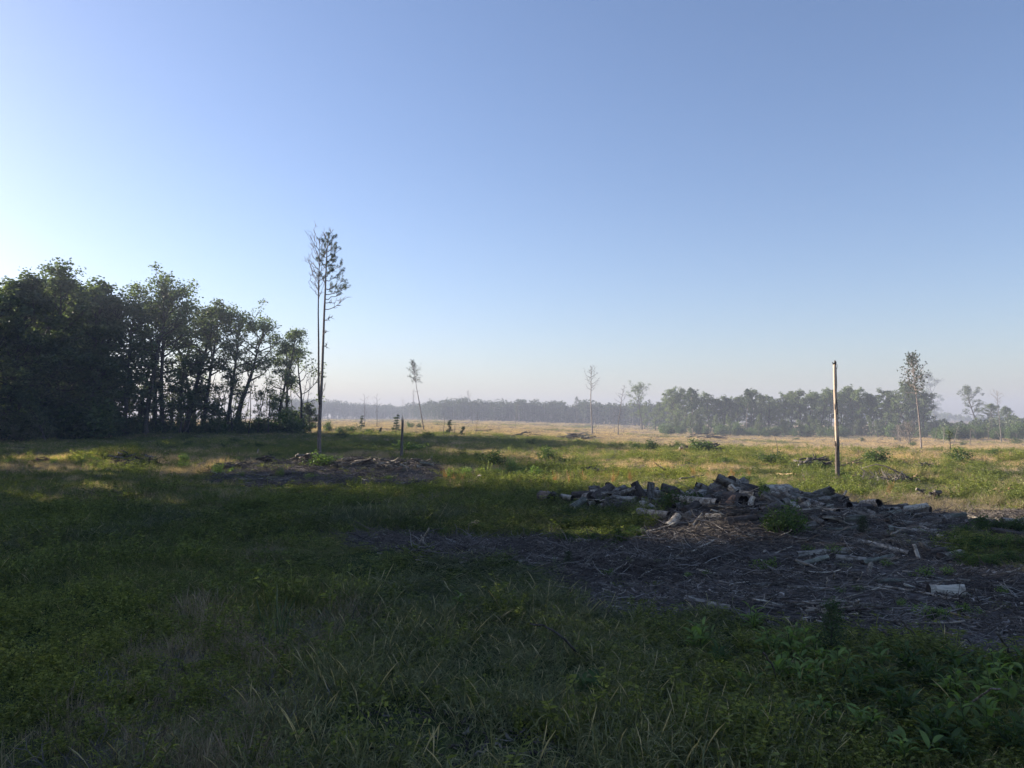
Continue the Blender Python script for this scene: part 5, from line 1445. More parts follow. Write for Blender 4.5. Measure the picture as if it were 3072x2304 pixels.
stick([(2003, 1417), (1983, 1402), (1963, 1388)], 2.0, 'wood_tan', 'long pale pole sticking up behind the small heap', MID, lifts=[0, .5, 1.0])
stick([(2038, 1438), (2075, 1431), (2113, 1425)], 2.2, 'bark_grey', 'long grey pole lying in the sunlit grass behind the big heap', MID, lifts=[.1, .2, .3])
stick([(2332, 1421), (2420, 1426), (2503, 1425)], 2.6, 'wood_tan', 'long pale thin log lying level left of the pole', MID, lifts=[.05, .05, .05])
stick([(2450, 1419), (2520, 1432)], 2.6, 'wood_tan', 'pale pole lying at the foot of the tall pole', MID)
stick([(2520, 1393), (2603, 1396)], 2.0, 'wood_tan', 'pale thin pole lying right of the tall pole', MID, lifts=[.2, .15])
stick([(2545, 1427), (2580, 1430)], 1.8, 'wood_tan', 'short pale stick right of the foot of the tall pole', MID)
stick([(2735, 1436), (2752, 1422)], 2.0, 'wood_tan', 'pale stick rising at the end of the fallen treetop', MID, lifts=[0, .35])
stick([(2928, 1449), (2948, 1442)], 1.8, 'wood_tan', 'pale curved stick alone in the sunlit grass', MID, lifts=[.2, .4])
stick([(2966, 1475), (2990, 1465)], 1.4, 'wood_tan', 'thin pale twig near the purplish sticks', MID, lifts=[.1, .3])
stick([(2754, 1515), (2772, 1532)], 2.0, 'wood_pale', 'pale stick leaning at the edge of the sunlit weeds behind the heap', MID, lifts=[.3, 0])
stick([(1417, 1437), (1447, 1427)], 2.6, 'wood_pale', 'pale curved branch under the leafy sunlit row', MID, lifts=[.05, .25])
stick([(1085, 1438), (1100, 1440)], 2.2, 'wood_white', 'white stick on the near edge of the mid field chips', MID)
stick([(1110, 1434), (1130, 1442)], 2.2, 'wood_white', 'whitish slanting stick on the near edge of the mid field chips', MID)
stick([(1160, 1390), (1200, 1374)], 2.6, 'bark_grey', 'grey branch slanting up out of the slash heap', MID, lifts=[.1, .5])
stick([(770, 1365), (775, 1347)], 2.4, 'wood_pale', 'pale spike sticking up out of the root tangle', MID, lifts=[.2, .6])
stick([(825, 1446), (850, 1451)], 2.0, 'wood_pale', 'pale bent stick at the near edge of the mid field chips', MID)
stick([(700, 1440), (790, 1435)], 1.8, 'wood_pale', 'long thin pale stick at the near edge of the mid field chips', MID)
stick([(853, 1462), (882, 1466)], 2.0, 'wood_pale', 'pale splinter in the shade below the mid field chips', MID)
stick([(357, 1434), (373, 1447)], 3.0, 'wood_white', 'small whitish chunk in the shaded weeds below the brush heaps', MID)

# ---------------------------------------------------------------- ground cover: grass and weeds nobody could count
def blade_mesh(name, seed, n, h, spread, wd, m, lean=0.5, heads=0, headm=None):
    rng = np.random.default_rng(seed)
    a = rng.uniform(0, 2 * math.pi, n); r = spread * np.sqrt(rng.random(n))
    base = np.stack([np.cos(a) * r, np.sin(a) * r, np.full(n, -0.02)], -1)
    H = h * rng.uniform(0.45, 1.1, n)
    az = a + rng.normal(0, 0.9, n); L = H * np.abs(rng.normal(0, lean, n))
    dirv = np.stack([np.cos(az), np.sin(az), np.zeros(n)], -1)
    side = np.stack([-np.sin(az + rng.normal(0, .6, n)), np.cos(az), np.zeros(n)], -1); side = unit(side)
    t = np.array([0, 0.35, 0.7, 1.0]); W = np.array([1.0, 0.9, 0.6, 0.08]) * 0.5
    rows = []
    for k in range(4):
        c = base + np.array([0, 0, 1.0]) * (H * (t[k] - 0.25 * (L / H) * t[k] ** 2))[:, None] + dirv * (L * t[k] ** 2)[:, None]
        w_ = (wd * rng.uniform(0.6, 1.3, n))[:, None] * W[k]
        rows += [c - side * w_, c + side * w_]
    V = np.stack(rows, 1).reshape(-1, 3)
    i = np.arange(n)[:, None] * 8
    Fq = np.concatenate([i + np.array([[0, 1, 3, 2]]), i + np.array([[2, 3, 5, 4]]), i + np.array([[4, 5, 7, 6]])])
    mb = MB(); mb.add(V, Fq)
    for k in range(heads):
        az = rng.uniform(0, 6.28); hh = h * rng.uniform(1.0, 1.45)
        P = wander((rng.normal(0, spread * .4), rng.normal(0, spread * .4), 0), (math.cos(az) * 0.35, math.sin(az) * 0.35, 1), hh, 6, rng, 0.07, -0.03)
        add_tube(mb, P, np.array([1.6, 1.5, 1.4, 1.3, 2.6, 3.4, 0.8]) * wd * 0.28, 4, cap=False)
    return mb.mesh(name, m)

def forb_mesh(name, seed, stems, h, spread, per, leaf, m, aspect=0.42):
    rng = np.random.default_rng(seed); mb = MB(); pts = []; dirs = []
    for k in range(stems):
        az = rng.uniform(0, 6.28); r = spread * math.sqrt(rng.random())
        P = wander((math.cos(az) * r * 0.4, math.sin(az) * r * 0.4, -.02), (math.cos(az) * 0.45, math.sin(az) * 0.45, 1), h * rng.uniform(0.55, 1.1), 6, rng, 0.13)
        add_tube(mb, P, np.linspace(0.006, 0.003, 7) * (h / 0.5), 3, cap=False)
        for q in range(per):
            f = rng.uniform(0.2, 1.0) * 6; i = int(min(f, 5)); c = P[i] + (P[i + 1] - P[i]) * (f - i)
            a2 = q * 2.4 + rng.uniform(-.5, .5); d = np.array([math.cos(a2), math.sin(a2), rng.uniform(-0.25, 0.55)])
            pts.append(c + d * leaf * 0.5); dirs.append(d)
    mb.add(*leaves(np.array(pts), leaf, rng, aspect, direction=np.array(dirs) * 1.6, fold=0.1))
    return mb.mesh(name, m)

def mound_mesh(name, seed, n, h, spread, leaf, m):
    rng = np.random.default_rng(seed)
    q = unit(rng.normal(size=(n, 3)) * np.array([1, 1, 0.8])); q[:, 2] = np.abs(q[:, 2])
    C = q * (rng.random((n, 1)) ** 0.35) * np.array([spread, spread, h]) * (1 + 0.25 * np.sin(q[:, :1] * 5 + seed))
    mb = MB(); mb.add(*leaves(C, leaf, rng, 0.55)); return mb.mesh(name, m)

def twig_mesh(name, seed, n, h, spread, m):
    rng = np.random.default_rng(seed); mb = MB()
    for k in range(n):
        az = rng.uniform(0, 6.28); r = spread * math.sqrt(rng.random()) * .6
        P = wander((math.cos(az) * r, math.sin(az) * r, -.02), (math.cos(az), math.sin(az), 1.2), h * rng.uniform(.6, 1.2), 4, rng, 0.25)
        add_tube(mb, P, np.linspace(0.006, 0.002, 5), 3, cap=False)
        for q in range(4):
            B = wander(P[rng.integers(1, 5)], rng.normal(0, 1, 3) + np.array([0, 0, .6]), h * .35, 2, rng, .3); add_tube(mb, B, [0.003, 0.0025, 0.0015], 3, cap=False)
    return mb.mesh(name, m)

def chip_mesh(name, seed, L, w_, m):
    rng = np.random.default_rng(seed); mb = MB()
    x = np.linspace(-L / 2, L / 2, 4); ww = w_ * np.array([0.4, 1, 0.85, 0.2]) * rng.uniform(0.7, 1.2, 4); z = rng.normal(0, w_ * 0.18, 4); h = w_ * 0.28
    y0 = rng.normal(0, w_ * 0.4, 4)
    V = []
    for k in range(4): V += [(x[k], y0[k] - ww[k] / 2, z[k]), (x[k], y0[k] + ww[k] / 2, z[k]), (x[k], y0[k] + ww[k] * .3, z[k] + h), (x[k], y0[k] - ww[k] * .3, z[k] + h)]
    Fq = [(k * 4 + a, k * 4 + (a + 1) % 4, (k + 1) * 4 + (a + 1) % 4, (k + 1) * 4 + a) for k in range(3) for a in range(4)] + [(3, 2, 1, 0), (12, 13, 14, 15)]
    mb.add(V, Fq); return mb.mesh(name, m)

def chip_mat():
    m, nt = mat('chip')
    out = nt.nodes.new('ShaderNodeOutputMaterial'); b = nt.nodes.new('ShaderNodeBsdfDiffuse')
    a = nt.nodes.new('ShaderNodeAttribute'); a.attribute_type = 'INSTANCER'; a.attribute_name = 'tint'
    c = ramp(nt, a.outputs['Fac'], [(0, (0.07, 0.059, 0.052)), (0.42, (0.185, 0.16, 0.136)), (0.68, (0.30, 0.268, 0.232)), (0.88, (0.45, 0.41, 0.36)), (1.0, (0.58, 0.54, 0.475))])
    nt.links.new(c, b.inputs['Color']); nt.links.new(b.outputs[0], out.inputs['Surface']); return m

def scatter(name, meshes, P, rot, scl, idx, tint):
    """one object of kind stuff: a point for every plant, each carrying an instance of a clump"""
    coll = bpy.data.collections.new(name + ' clumps')
    for k, me in enumerate(meshes):
        coll.objects.link(bpy.data.objects.new(f'{name}_{k:02d}', me))
    me = bpy.data.meshes.new(name)
    n = len(P)
    me.vertices.add(n); me.vertices.foreach_set('co', np.asarray(P, np.float32).ravel())
    for nm, typ, val in (('rot', 'FLOAT_VECTOR', rot), ('scl', 'FLOAT_VECTOR', scl), ('idx', 'INT', idx), ('tint', 'FLOAT', tint)):
        a = me.attributes.new(nm, typ, 'POINT')
        a.data.foreach_set('vector' if typ == 'FLOAT_VECTOR' else 'value', np.asarray(val, np.int32 if typ == 'INT' else np.float32).ravel())
    o = bpy.data.objects.new(name, me); COL.objects.link(o); tag(o, kind='stuff')
    g = bpy.data.node_groups.new(name, 'GeometryNodeTree')
    g.interface.new_socket('Geometry', in_out='INPUT', socket_type='NodeSocketGeometry')
    g.interface.new_socket('Geometry', in_out='OUTPUT', socket_type='NodeSocketGeometry')
    N = g.nodes.new; Lk = g.links.new
    gi, go = N('NodeGroupInput'), N('NodeGroupOutput')
    ci = N('GeometryNodeCollectionInfo'); ci.inputs['Collection'].default_value = coll
    ci.inputs['Separate Children'].default_value = True; ci.inputs['Reset Children'].default_value = True
    ip = N('GeometryNodeInstanceOnPoints'); ip.inputs['Pick Instance'].default_value = True
    def na(nm, t):
        x = N('GeometryNodeInputNamedAttribute'); x.data_type = t; x.inputs['Name'].default_value = nm; return x.outputs['Attribute']
    e2r = N('FunctionNodeEulerToRotation')
    Lk(na('rot', 'FLOAT_VECTOR'), e2r.inputs[0]); Lk(e2r.outputs[0], ip.inputs['Rotation'])
    Lk(na('scl', 'FLOAT_VECTOR'), ip.inputs['Scale']); Lk(na('idx', 'INT'), ip.inputs['Instance Index'])
    Lk(gi.outputs[0], ip.inputs['Points']); Lk(ci.outputs[0], ip.inputs['Instance']); Lk(ip.outputs[0], go.inputs[0])
    md = o.modifiers.new('scatter', 'NODES'); md.node_group = g
    return o

LITTER = [flat_at(*p) for p in [(950, 2210), (1150, 2130), (1400, 2140), (1650, 2190), (1750, 2330), (850, 2330)]]
LEAFY = [flat_at(*p) for p in [(1960, 1880), (2250, 1850), (2500, 1905), (2750, 1925), (3000, 1985), (3200, 2010), (3300, 2330), (1900, 2330), (1850, 2050)]]
BRIGHTG = [flat_at(*p) for p in [(0, 1780), (250, 1760), (560, 1880), (760, 1960), (700, 2120), (420, 2250), (0, 2330), (-300, 2330), (-300, 1800)]]
rgn = np.random.default_rng(1234)
def band(y0, y1, dens):
    area = (y1 - y0) * (0.70 * (y0 + y1) + 4)
    n = int(area * dens)
    y = np.sqrt(rgn.uniform(y0 ** 2, y1 ** 2, n)); x = rgn.uniform(-1, 1, n) * (0.70 * y + 2)
    return x, y
GX = {k: [] for k in ('grass', 'tan', 'weed')}
def cover():
    for (y0, y1, dens, sc) in [(3.6, 7.5, 64, 0.9), (7.5, 12, 50, 1.0), (12, 20, 28, 1.1), (20, 34, 17, 1.1), (34, 60, 8, 1.35), (60, 100, 2.6, 2.0), (100, 170, 1.0, 2.7), (170, 300, 0.36, 3.6), (300, 520, 0.07, 6.0)]:
        x, y = band(y0, y1, dens)
        if y0 < 5:
            pass
        dm = debris_mask(x, y)
        keep = ~dm | (rgn.random(len(x)) < np.where(y > 25, 0.22, 0.018))
        lit = in_poly(x, y, LITTER); keep &= ~lit | (rgn.random(len(x)) < 0.22)
        # thin where the ground is bare
        bare = vnoise(x / 2.3 + 5, y / 3.1, 61, 3); keep &= (bare > 0.33) | (rgn.random(len(x)) < 0.55); gap = vnoise(x / 0.5, y / 0.7, 62, 2); keep &= (gap > 0.30) | (y > 26) | (rgn.random(len(x)) < 0.5)
        # not inside the wood's deep shade far left, and not in the heaps
        for (mx, my, h, sx, sf, sb) in MOUNDS[:4]:
            keep &= ((x - mx) / (sx * 1.25)) ** 2 + ((y - my) / np.where(y < my, sf * .9, sb * 1.2)) ** 2 > 1
        x, y, dm = x[keep], y[keep], dm[keep]
        z = terrain(x, y)
        tan = tan_amount(x, y)
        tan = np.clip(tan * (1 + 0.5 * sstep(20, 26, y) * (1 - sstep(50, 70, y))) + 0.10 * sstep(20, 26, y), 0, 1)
        u = rgn.random(len(x))
        leafy = in_poly(x, y, LEAFY) * 0.30 + in_poly(x, y, BRIGHTG) * 0.55
        wz = np.clip(sstep(0.46, 0.62, vnoise(x / 3.0 + 11, y / 4.5 + 3, 71, 3)) * 0.8 + 0.20 + leafy + 0.30 * sstep(28, 50, y), 0, 0.92)
        kind = np.where(u < tan, 1, np.where(rgn.random(len(x)) < wz, 2, 0))
        kind = np.where(dm, 2, kind)
        tint = np.clip(vnoise(x / 6, y / 9, 81, 3) * 1.6 - 0.42 + rgn.normal(0, 0.14, len(x)) + in_poly(x, y, BRIGHTG) * 0.12 + 0.20 * sstep(10, 14, y) + 0.18 * sstep(20, 28, y), 0, 1)  # plants lighter farther out: lifted shade and sunlit strip painted into their tint
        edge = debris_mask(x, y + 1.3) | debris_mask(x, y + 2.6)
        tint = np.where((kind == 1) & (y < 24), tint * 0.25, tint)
        s = sc * rgn.uniform(0.65, 1.35, len(x)) * (0.75 + 0.5 * vnoise(x / 4, y / 4, 91, 2))
        s = np.where(in_poly(x, y, BRIGHTG), s * 0.72, s)
        s = np.where(dm, s * 0.5, s)
        for k, nm in enumerate(('grass', 'tan', 'weed')):
            m_ = kind == k
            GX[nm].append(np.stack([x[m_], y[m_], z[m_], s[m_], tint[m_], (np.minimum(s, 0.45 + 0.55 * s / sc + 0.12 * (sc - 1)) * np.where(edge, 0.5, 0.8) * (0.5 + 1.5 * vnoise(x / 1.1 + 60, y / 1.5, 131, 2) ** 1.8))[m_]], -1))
cover()
def stalk_grass(name, seed, n, h, spread, m, blade=0.17, wd=0.007, heads=3):
    """wild grass: bent stalks, each with a few drooping blades set alternately, some with a pale seed head"""
    rng = np.random.default_rng(seed); mb = MB()
    for k in range(n):
        az = rng.uniform(0, 6.28); r = spread * math.sqrt(rng.random()); hh = h * rng.uniform(0.5, 1.1)
        P = wander((math.cos(az) * r, math.sin(az) * r, -.02), (math.cos(az) * 0.35 + rng.normal(0, .2), math.sin(az) * 0.35 + rng.normal(0, .2), 1), hh, 6, rng, 0.12, -0.05)
        rad = np.array([1, 1, .9, .8, .7, .6, .4]) * 0.0016
        if k < heads: rad = np.array([1, 1, .9, .8, 2.2, 2.8, .6]) * 0.0018
        add_tube(mb, P, rad, 3, cap=False)
        for q in range(rng.integers(3, 7)):
            i = rng.integers(0, 5); a2 = rng.uniform(0, 6.28); L = blade * rng.uniform(0.5, 1.25); up = rng.uniform(0.5, 1.5)
            d = unit(np.array([math.cos(a2), math.sin(a2), up])); s_ = np.array([-math.sin(a2), math.cos(a2), rng.normal(0, .4)]); s_ = unit(s_)
            t = np.array([0, .4, .75, 1.0]); w_ = wd * rng.uniform(.6, 1.2) * np.array([.6, 1, .7, .1]) * .5
            c = P[i] + np.outer(t, d) * L + np.outer(-(t ** 2) * L * rng.uniform(.3, .9), [0, 0, 1])
            V = np.stack([c - s_ * w_[:, None], c + s_ * w_[:, None]], 1).reshape(-1, 3)
            mb.add(V, np.array([[0, 1, 3, 2], [2, 3, 5, 4], [4, 5, 7, 6]]))
    return mb.mesh(name, m)
G0 = [blade_mesh('grass clump', 1001, 70, 0.20, 0.22, 0.0058, M['grass'], 0.9), stalk_grass('grass clump', 1002, 16, 0.42, 0.20, M['blue_grass']),
      blade_mesh('grass clump', 1003, 80, 0.14, 0.24, 0.0055, M['grass'], 1.1), stalk_grass('grass clump', 1004, 13, 0.52, 0.18, M['blue_grass'], 0.2, 0.0075, 4), stalk_grass('grass clump', 1005, 18, 0.30, 0.24, M['grass'], 0.13, 0.006, 2)]
T0 = [blade_mesh('dry clump', 1011, 90, 0.28, 0.22, 0.005, M['tan_grass'], 0.6), blade_mesh('dry clump', 1012, 80, 0.36, 0.20, 0.005, M['tan_grass'], 0.55, heads=2), twig_mesh('dry clump', 1013, 12, 0.35, 0.25, M['dead_bark']), blade_mesh('dry clump', 1014, 90, 0.22, 0.25, 0.0055, M['tan_grass'], 0.8)]
W0 = [forb_mesh('weed clump', 1021, 9, 0.34, 0.24, 34, 0.036, M['weed'], 0.5), forb_mesh('weed clump', 1022, 6, 0.48, 0.18, 18, 0.07, M['weed'], 0.30), mound_mesh('weed clump', 1023, 260, 0.24, 0.30, 0.036, M['weed']), forb_mesh('weed clump', 1024, 12, 0.26, 0.28, 30, 0.032, M['weed'], 0.5), mound_mesh('weed clump', 1025, 260, 0.34, 0.27, 0.04, M['weed'])]
for nm, full, protos in (('grass', 'grass', G0), ('tan', 'dry_grass', T0), ('weed', 'weeds', W0)):
    A = np.concatenate(GX[nm]); n = len(A)
    rot = np.stack([rgn.normal(0, 0.08, n), rgn.normal(0, 0.08, n), rgn.uniform(0, 6.28, n)], -1)
    idx = rgn.integers(0, len(protos), n)
    if nm == 'grass':                          # taller bluish tufts come in patches
        bl = (vnoise(A[:, 0] / 3.2 + 30, A[:, 1] / 4.2, 111, 2) > 0.52) & ((A[:, 1] < 20) | (rgn.random(n) < .12))
        idx = np.where(bl, np.where(rgn.random(n) < .5, 1, 3), np.array([0, 2, 4])[rgn.integers(0, 3, n)])
    if nm == 'tan': idx = np.where((idx == 2) & (rgn.random(n) < .6), 0, idx)
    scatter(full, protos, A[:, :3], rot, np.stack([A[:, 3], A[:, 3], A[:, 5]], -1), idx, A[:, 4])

# wood chips, bark strips and twigs on the bare ground
def chips():
    cm = chip_mat()
    protos = [chip_mesh('chip', 1100 + k, L, w_, cm) for k, (L, w_) in enumerate([(0.06, 0.024), (0.09, 0.02), (0.14, 0.014), (0.07, 0.034), (0.19, 0.011), (0.045, 0.028), (0.26, 0.014), (0.11, 0.036)])]
    n = 190000
    x = rgn.uniform(-9, 16, n); y = np.sqrt(rgn.uniform(8.0 ** 2, 23 ** 2, n))
    k = in_poly(x + (vnoise(x / .9, y / .9, 77, 2) - .5), y + (vnoise(x / .9 + 40, y / .9, 78, 2) - .5) * 1.4, DEBRIS)
    x, y = x[k], y[k]
    x2 = rgn.uniform(-17, 0, 16000); y2 = rgn.uniform(26, 44, 16000); k2 = debris_mask(x2, y2)
    x = np.concatenate([x, x2[k2]]); y = np.concatenate([y, y2[k2]])
    kk = vnoise(x / 1.1 + 9, y / 1.4, 141, 3) > 0.40 - 0.5 * (rgn.random(len(x)) < .35); x, y = x[kk], y[kk]
    # a few on the grassy rim and the litter at the bottom of the frame
    x3 = rgn.uniform(-4, 3, 2600); y3 = rgn.uniform(4.6, 7.5, 2600); k3 = in_poly(x3, y3, LITTER); x = np.concatenate([x, x3[k3]]); y = np.concatenate([y, y3[k3]])
    n = len(x); z = terrain(x, y) + rgn.uniform(0.0, 0.035, n)
    rot = np.stack([rgn.normal(0, 0.35, n), rgn.normal(0, 0.3, n), rgn.normal(0, 1.0, n) + rgn.integers(0, 2, n) * math.pi], -1)
    scatter('wood_chips', protos, np.stack([x, y, z], -1), rot, (rgn.uniform(0.55, 1.35, n) * np.where(y > 25, 1.5, 1.0))[:, None] * np.ones(3), rgn.integers(0, len(protos), n), np.clip(rgn.beta(1.0, 2.7, n) * np.where(y > 25, 0.6, 1) + (vnoise(x / 1.3, y / 1.6, 121, 3) - .5) * 0.7, 0, 1))
chips()
def litter():
    """broken twigs and bark shreds tangled over the chips"""
    tm, nt = mat('twig_litter')
    out = nt.nodes.new('ShaderNodeOutputMaterial'); b = nt.nodes.new('ShaderNodeBsdfDiffuse')
    a = nt.nodes.new('ShaderNodeAttribute'); a.attribute_type = 'INSTANCER'; a.attribute_name = 'tint'
    nt.links.new(ramp(nt, a.outputs['Fac'], [(0, (0.09, 0.076, 0.066)), (0.5, (0.20, 0.178, 0.158)), (1, (0.46, 0.43, 0.385))]), b.inputs['Color']); nt.links.new(b.outputs[0], out.inputs['Surface'])
    protos = []
    for k in range(5):
        rng = np.random.default_rng(1150 + k); mb = MB()
        for q in range(9):
            a0 = rng.normal(0, 0.8) + (math.pi if rng.random() < .5 else 0); L = rng.uniform(0.12, 0.5)
            P = wander((rng.normal(0, .16), rng.normal(0, .16), rng.uniform(0, .05)), (math.cos(a0), math.sin(a0), rng.normal(0, .18)), L, 5, rng, 0.2); P[:, 2] = np.abs(P[:, 2])
            add_tube(mb, P, np.linspace(1, .5, 6) * rng.uniform(0.003, 0.009), 4, cap=False)
        protos.append(mb.mesh('twigs', tm))
    x = rgn.uniform(-9, 16, 5600); y = np.sqrt(rgn.uniform(8.0 ** 2, 23 ** 2, 5600))
    k = debris_mask(x, y) & (vnoise(x / 1.3 + 4, y / 1.3, 151, 2) > 0.36); x, y = x[k], y[k]
    x2 = rgn.uniform(-17, 0, 2600); y2 = rgn.uniform(26, 44, 2600); k2 = debris_mask(x2, y2); x = np.concatenate([x, x2[k2]]); y = np.concatenate([y, y2[k2]])
    n = len(x)
    scatter('twig_litter', protos, np.stack([x, y, terrain(x, y) + .01], -1), np.stack([rgn.normal(0, .12, n), rgn.normal(0, .12, n), rgn.normal(0, .6, n)], -1), rgn.uniform(.6, 1.3, n)[:, None] * np.ones(3), rgn.integers(0, 5, n), rgn.beta(0.9, 2.4, n))
litter()

# ---------------------------------------------------------------- plants that stand out
def big_leaf_mesh():
    """one long pointed leaf with a folded midrib, arching down"""
    rows, L = 6, 1.0
    t = np.linspace(0, 1, rows); w_ = 0.135 * np.sin(np.pi * np.clip(t * 0.92 + 0.06, 0, 1)) ** 0.8; w_[-1] = 0.004
    V = []
    for k in range(rows):
        x = t[k] * L * 0.96; z = 0.16 * math.sin(t[k] * 2.0) - 0.22 * t[k] ** 2
        V += [(x, -w_[k], z + 0.05 * w_[k] / .135), (x, 0, z), (x, w_[k], z + 0.05 * w_[k] / .135)]
    Fq = [(k * 3 + a, k * 3 + a + 1, k * 3 + a + 4, k * 3 + a + 3) for k in range(rows - 1) for a in range(2)]
    mb = MB(); mb.add(V, Fq); return mb
LEAFM = big_leaf_mesh().mesh('leaf', M['bright_leaf'], True)
LEAFG = big_leaf_mesh().mesh('leaf', M['shrub_leaf'], True)
def leafy_plant(px, pb, pt, label, seed, bright=True, stems=4, per=12, leaf=None, spread=0.55):
    """a big weed: bent stems, and every large leaf a part of its own"""
    rng = np.random.default_rng(seed)
    p = at(px, pb); H = (pb - pt) / F_PX * p[1]
    e = empty('leafy_weed', p); tag(e, label, 'plant', 'leafy weeds at the edge of the chips')
    lf = leaf or (0.12 + 0.10 * H)
    for k in range(stems):
        az = k * 2.4 + rng.uniform(-.4, .4); r = spread * rng.uniform(0.2, 1.0)
        P = wander((rng.normal(0, .03), rng.normal(0, .03), -.03), (math.cos(az) * r, math.sin(az) * r, 1), H * rng.uniform(0.7, 1.0), 7, rng, 0.09, 0.03)
        mb = MB(); add_tube(mb, P, np.linspace(0.009, 0.004, 8), 5, cap=False); mb.build('stem', M['reed'], e, True)
        for q in range(per):
            f = (0.25 + 0.75 * (q + 0.5) / per) * 7; i = int(min(f, 6)); c = P[i] + (P[i + 1] - P[i]) * (f - i)
            o = bpy.data.objects.new('leaf', LEAFM if bright else LEAFG); COL.objects.link(o); o.parent = e
            o.location = c; s = lf * rng.uniform(0.7, 1.25) * (1.1 - 0.35 * q / per); o.scale = (s, s, s)
            o.rotation_euler = (rng.normal(0, .25), -rng.uniform(-0.1, 0.85), q * 2.4 + rng.uniform(-.5, .5) + az)
    return e
leafy_plant(2085, 1968, 1852, 'tall bright leafy weed standing alone at the grassy edge of the chips', 1201, stems=4, per=9)
leafy_plant(2262, 1900, 1818, 'bright leafy weed hiding the end of the large grey log', 1202, stems=3, per=9)
leafy_plant(2310, 1985, 1878, 'bright leafy weed, first of the clump before the short brown log', 1203, stems=5, per=9)
leafy_plant(2385, 1995, 1872, 'bright leafy weed in the middle of the clump before the short brown log', 1204, stems=5, per=9)
leafy_plant(2440, 2000, 1900, 'bright leafy weed touching the dark cedar seedling', 1205, stems=4, per=9)
leafy_plant(2345, 2070, 1945, 'large bright leafy weed in front of the clump', 1206, stems=5, per=10)
leafy_plant(2430, 2090, 1955, 'large bright leafy weed below the dark cedar seedling', 1207, stems=5, per=10)
leafy_plant(2500, 2060, 1932, 'spiky bright weed just below the dark cedar seedling', 1208, stems=5, per=8)
leafy_plant(2560, 2110, 1985, 'leafy weed right of the spiky bright one', 1209, False, 5, 9)
leafy_plant(2730, 2040, 1925, 'darker leafy weed behind the splintered branch', 1210, False, 5, 9)
leafy_plant(2800, 2080, 1960, 'leafy weed below the splintered branch', 1211, False, 5, 9)
leafy_plant(2860, 2120, 1990, 'bright leafy weed in the middle of the thicket at the frame corner', 1212, True, 5, 9)
leafy_plant(2960, 2100, 1960, 'leafy weed near the bare soil at the frame edge', 1213, False, 5, 9)
leafy_plant(3010, 2160, 1972, 'yellowish green leafy weed close to the frame edge', 1214, True, 5, 10)
leafy_plant(2690, 2180, 2040, 'leafy weed low in the thicket, under the darker one', 1215, False, 5, 9)
leafy_plant(2930, 2230, 2070, 'tall stemmed leafy weed in the frame corner', 1216, True, 5, 9)
leafy_plant(2790, 2250, 2110, 'leafy weed nearest to the camera in the thicket', 1217, False, 5, 9)
leafy_plant(3040, 2280, 2120, 'leafy weed cut by the frame corner', 1218, False, 5, 9)
leafy_plant(1370, 1835, 1775, 'small yellow green weed standing in the tall grass', 1219, True, 3, 7)
leafy_plant(1760, 2110, 2000, 'leafy weed in the grass below the arching dead stem', 1220, False, 4, 8)

def seedling(px, pb, pt, seed, label, w_=0.55):
    """a young cedar: a narrow cone of fine dark foliage"""
    rng = np.random.default_rng(seed)
    p = at(px, pb); H = (pb - pt) / F_PX * p[1]
    tb, cb = MB(), MB()
    P = wander((0, 0, -.05), (0, 0, 1), H, 8, rng, 0.03); add_tube(tb, P, np.linspace(0.014, 0.003, 9), 5)
    pts = []
    for k in range(46):
        f = (k + .5) / 46; i = int(f * 7.9); c = P[i] + (P[i + 1] - P[i]) * (f * 8 - i); az = k * 2.4
        L = H * w_ * 0.55 * (1 - f) ** 0.75 + 0.04
        B = wander(c, (math.cos(az), math.sin(az), 0.55), L, 4, rng, 0.1, 0.06); add_tube(tb, B, np.linspace(.005, .002, 5), 3, cap=False)
        for s in range(1, 5): pts.append(B[s] + rng.normal(0, 1, (13, 3)) * np.array([.035, .035, .03]) * (H / 0.75))
    cb.add(*leaves(np.concatenate(pts), 0.03 * H / .75, rng, 0.45))
    e = empty('cedar_seedling', p); tag(e, label, 'tree', 'young cedars among the slash')
    tb.build('trunk', M['trunk'], e, True); cb.build('crown', M['needle'], e)
for k, (px, pb, pt) in enumerate([(2150, 2000, 1930), (2230, 2090, 2010), (2620, 2000, 1920), (2660, 2100, 2000), (2590, 2230, 2110), (2480, 2200, 2090), (2880, 2040, 1945), (2920, 2170, 2050), (2390, 2190, 2090), (2850, 2290, 2170), (2710, 2300, 2180), (2990, 2040, 1935), (3050, 2060, 1960), (2280, 2200, 2110)]):
    leafy_plant(px, pb, pt, ('bright' if k % 3 else 'dark') + ' leafy weed in the weed thicket, ' + ['left of the first bright clump', 'left of the large bright weed', 'between the cedar seedling and the darker weed', 'below the spiky bright weed', 'low below the spiky bright weed', 'in front of the large bright weed', 'right of the splintered branch', 'in the middle of the corner thicket', 'below the large bright weed', 'at the bottom edge', 'at the bottom edge, nearer its middle', 'by the bare soil', 'at the frame edge', 'in the grass at its near side'][k], 1250 + k, k % 3 != 0, 4, 9)
seedling(2492, 1985, 1800, 1301, 'dark cedar seedling, largest, standing among the bright weeds', 0.5)
seedling(2590, 1608, 1546, 1302, 'small dark cedar seedling in front of the right end of the heap', 0.7)
seedling(1705, 1692, 1650, 1303, 'tiny dark cedar seedling right of the pale cluster of sticks', 0.5)
seedling(2800, 1880, 1826, 1304, 'tiny dark cedar seedling below the bright weed on the chips', 0.6)

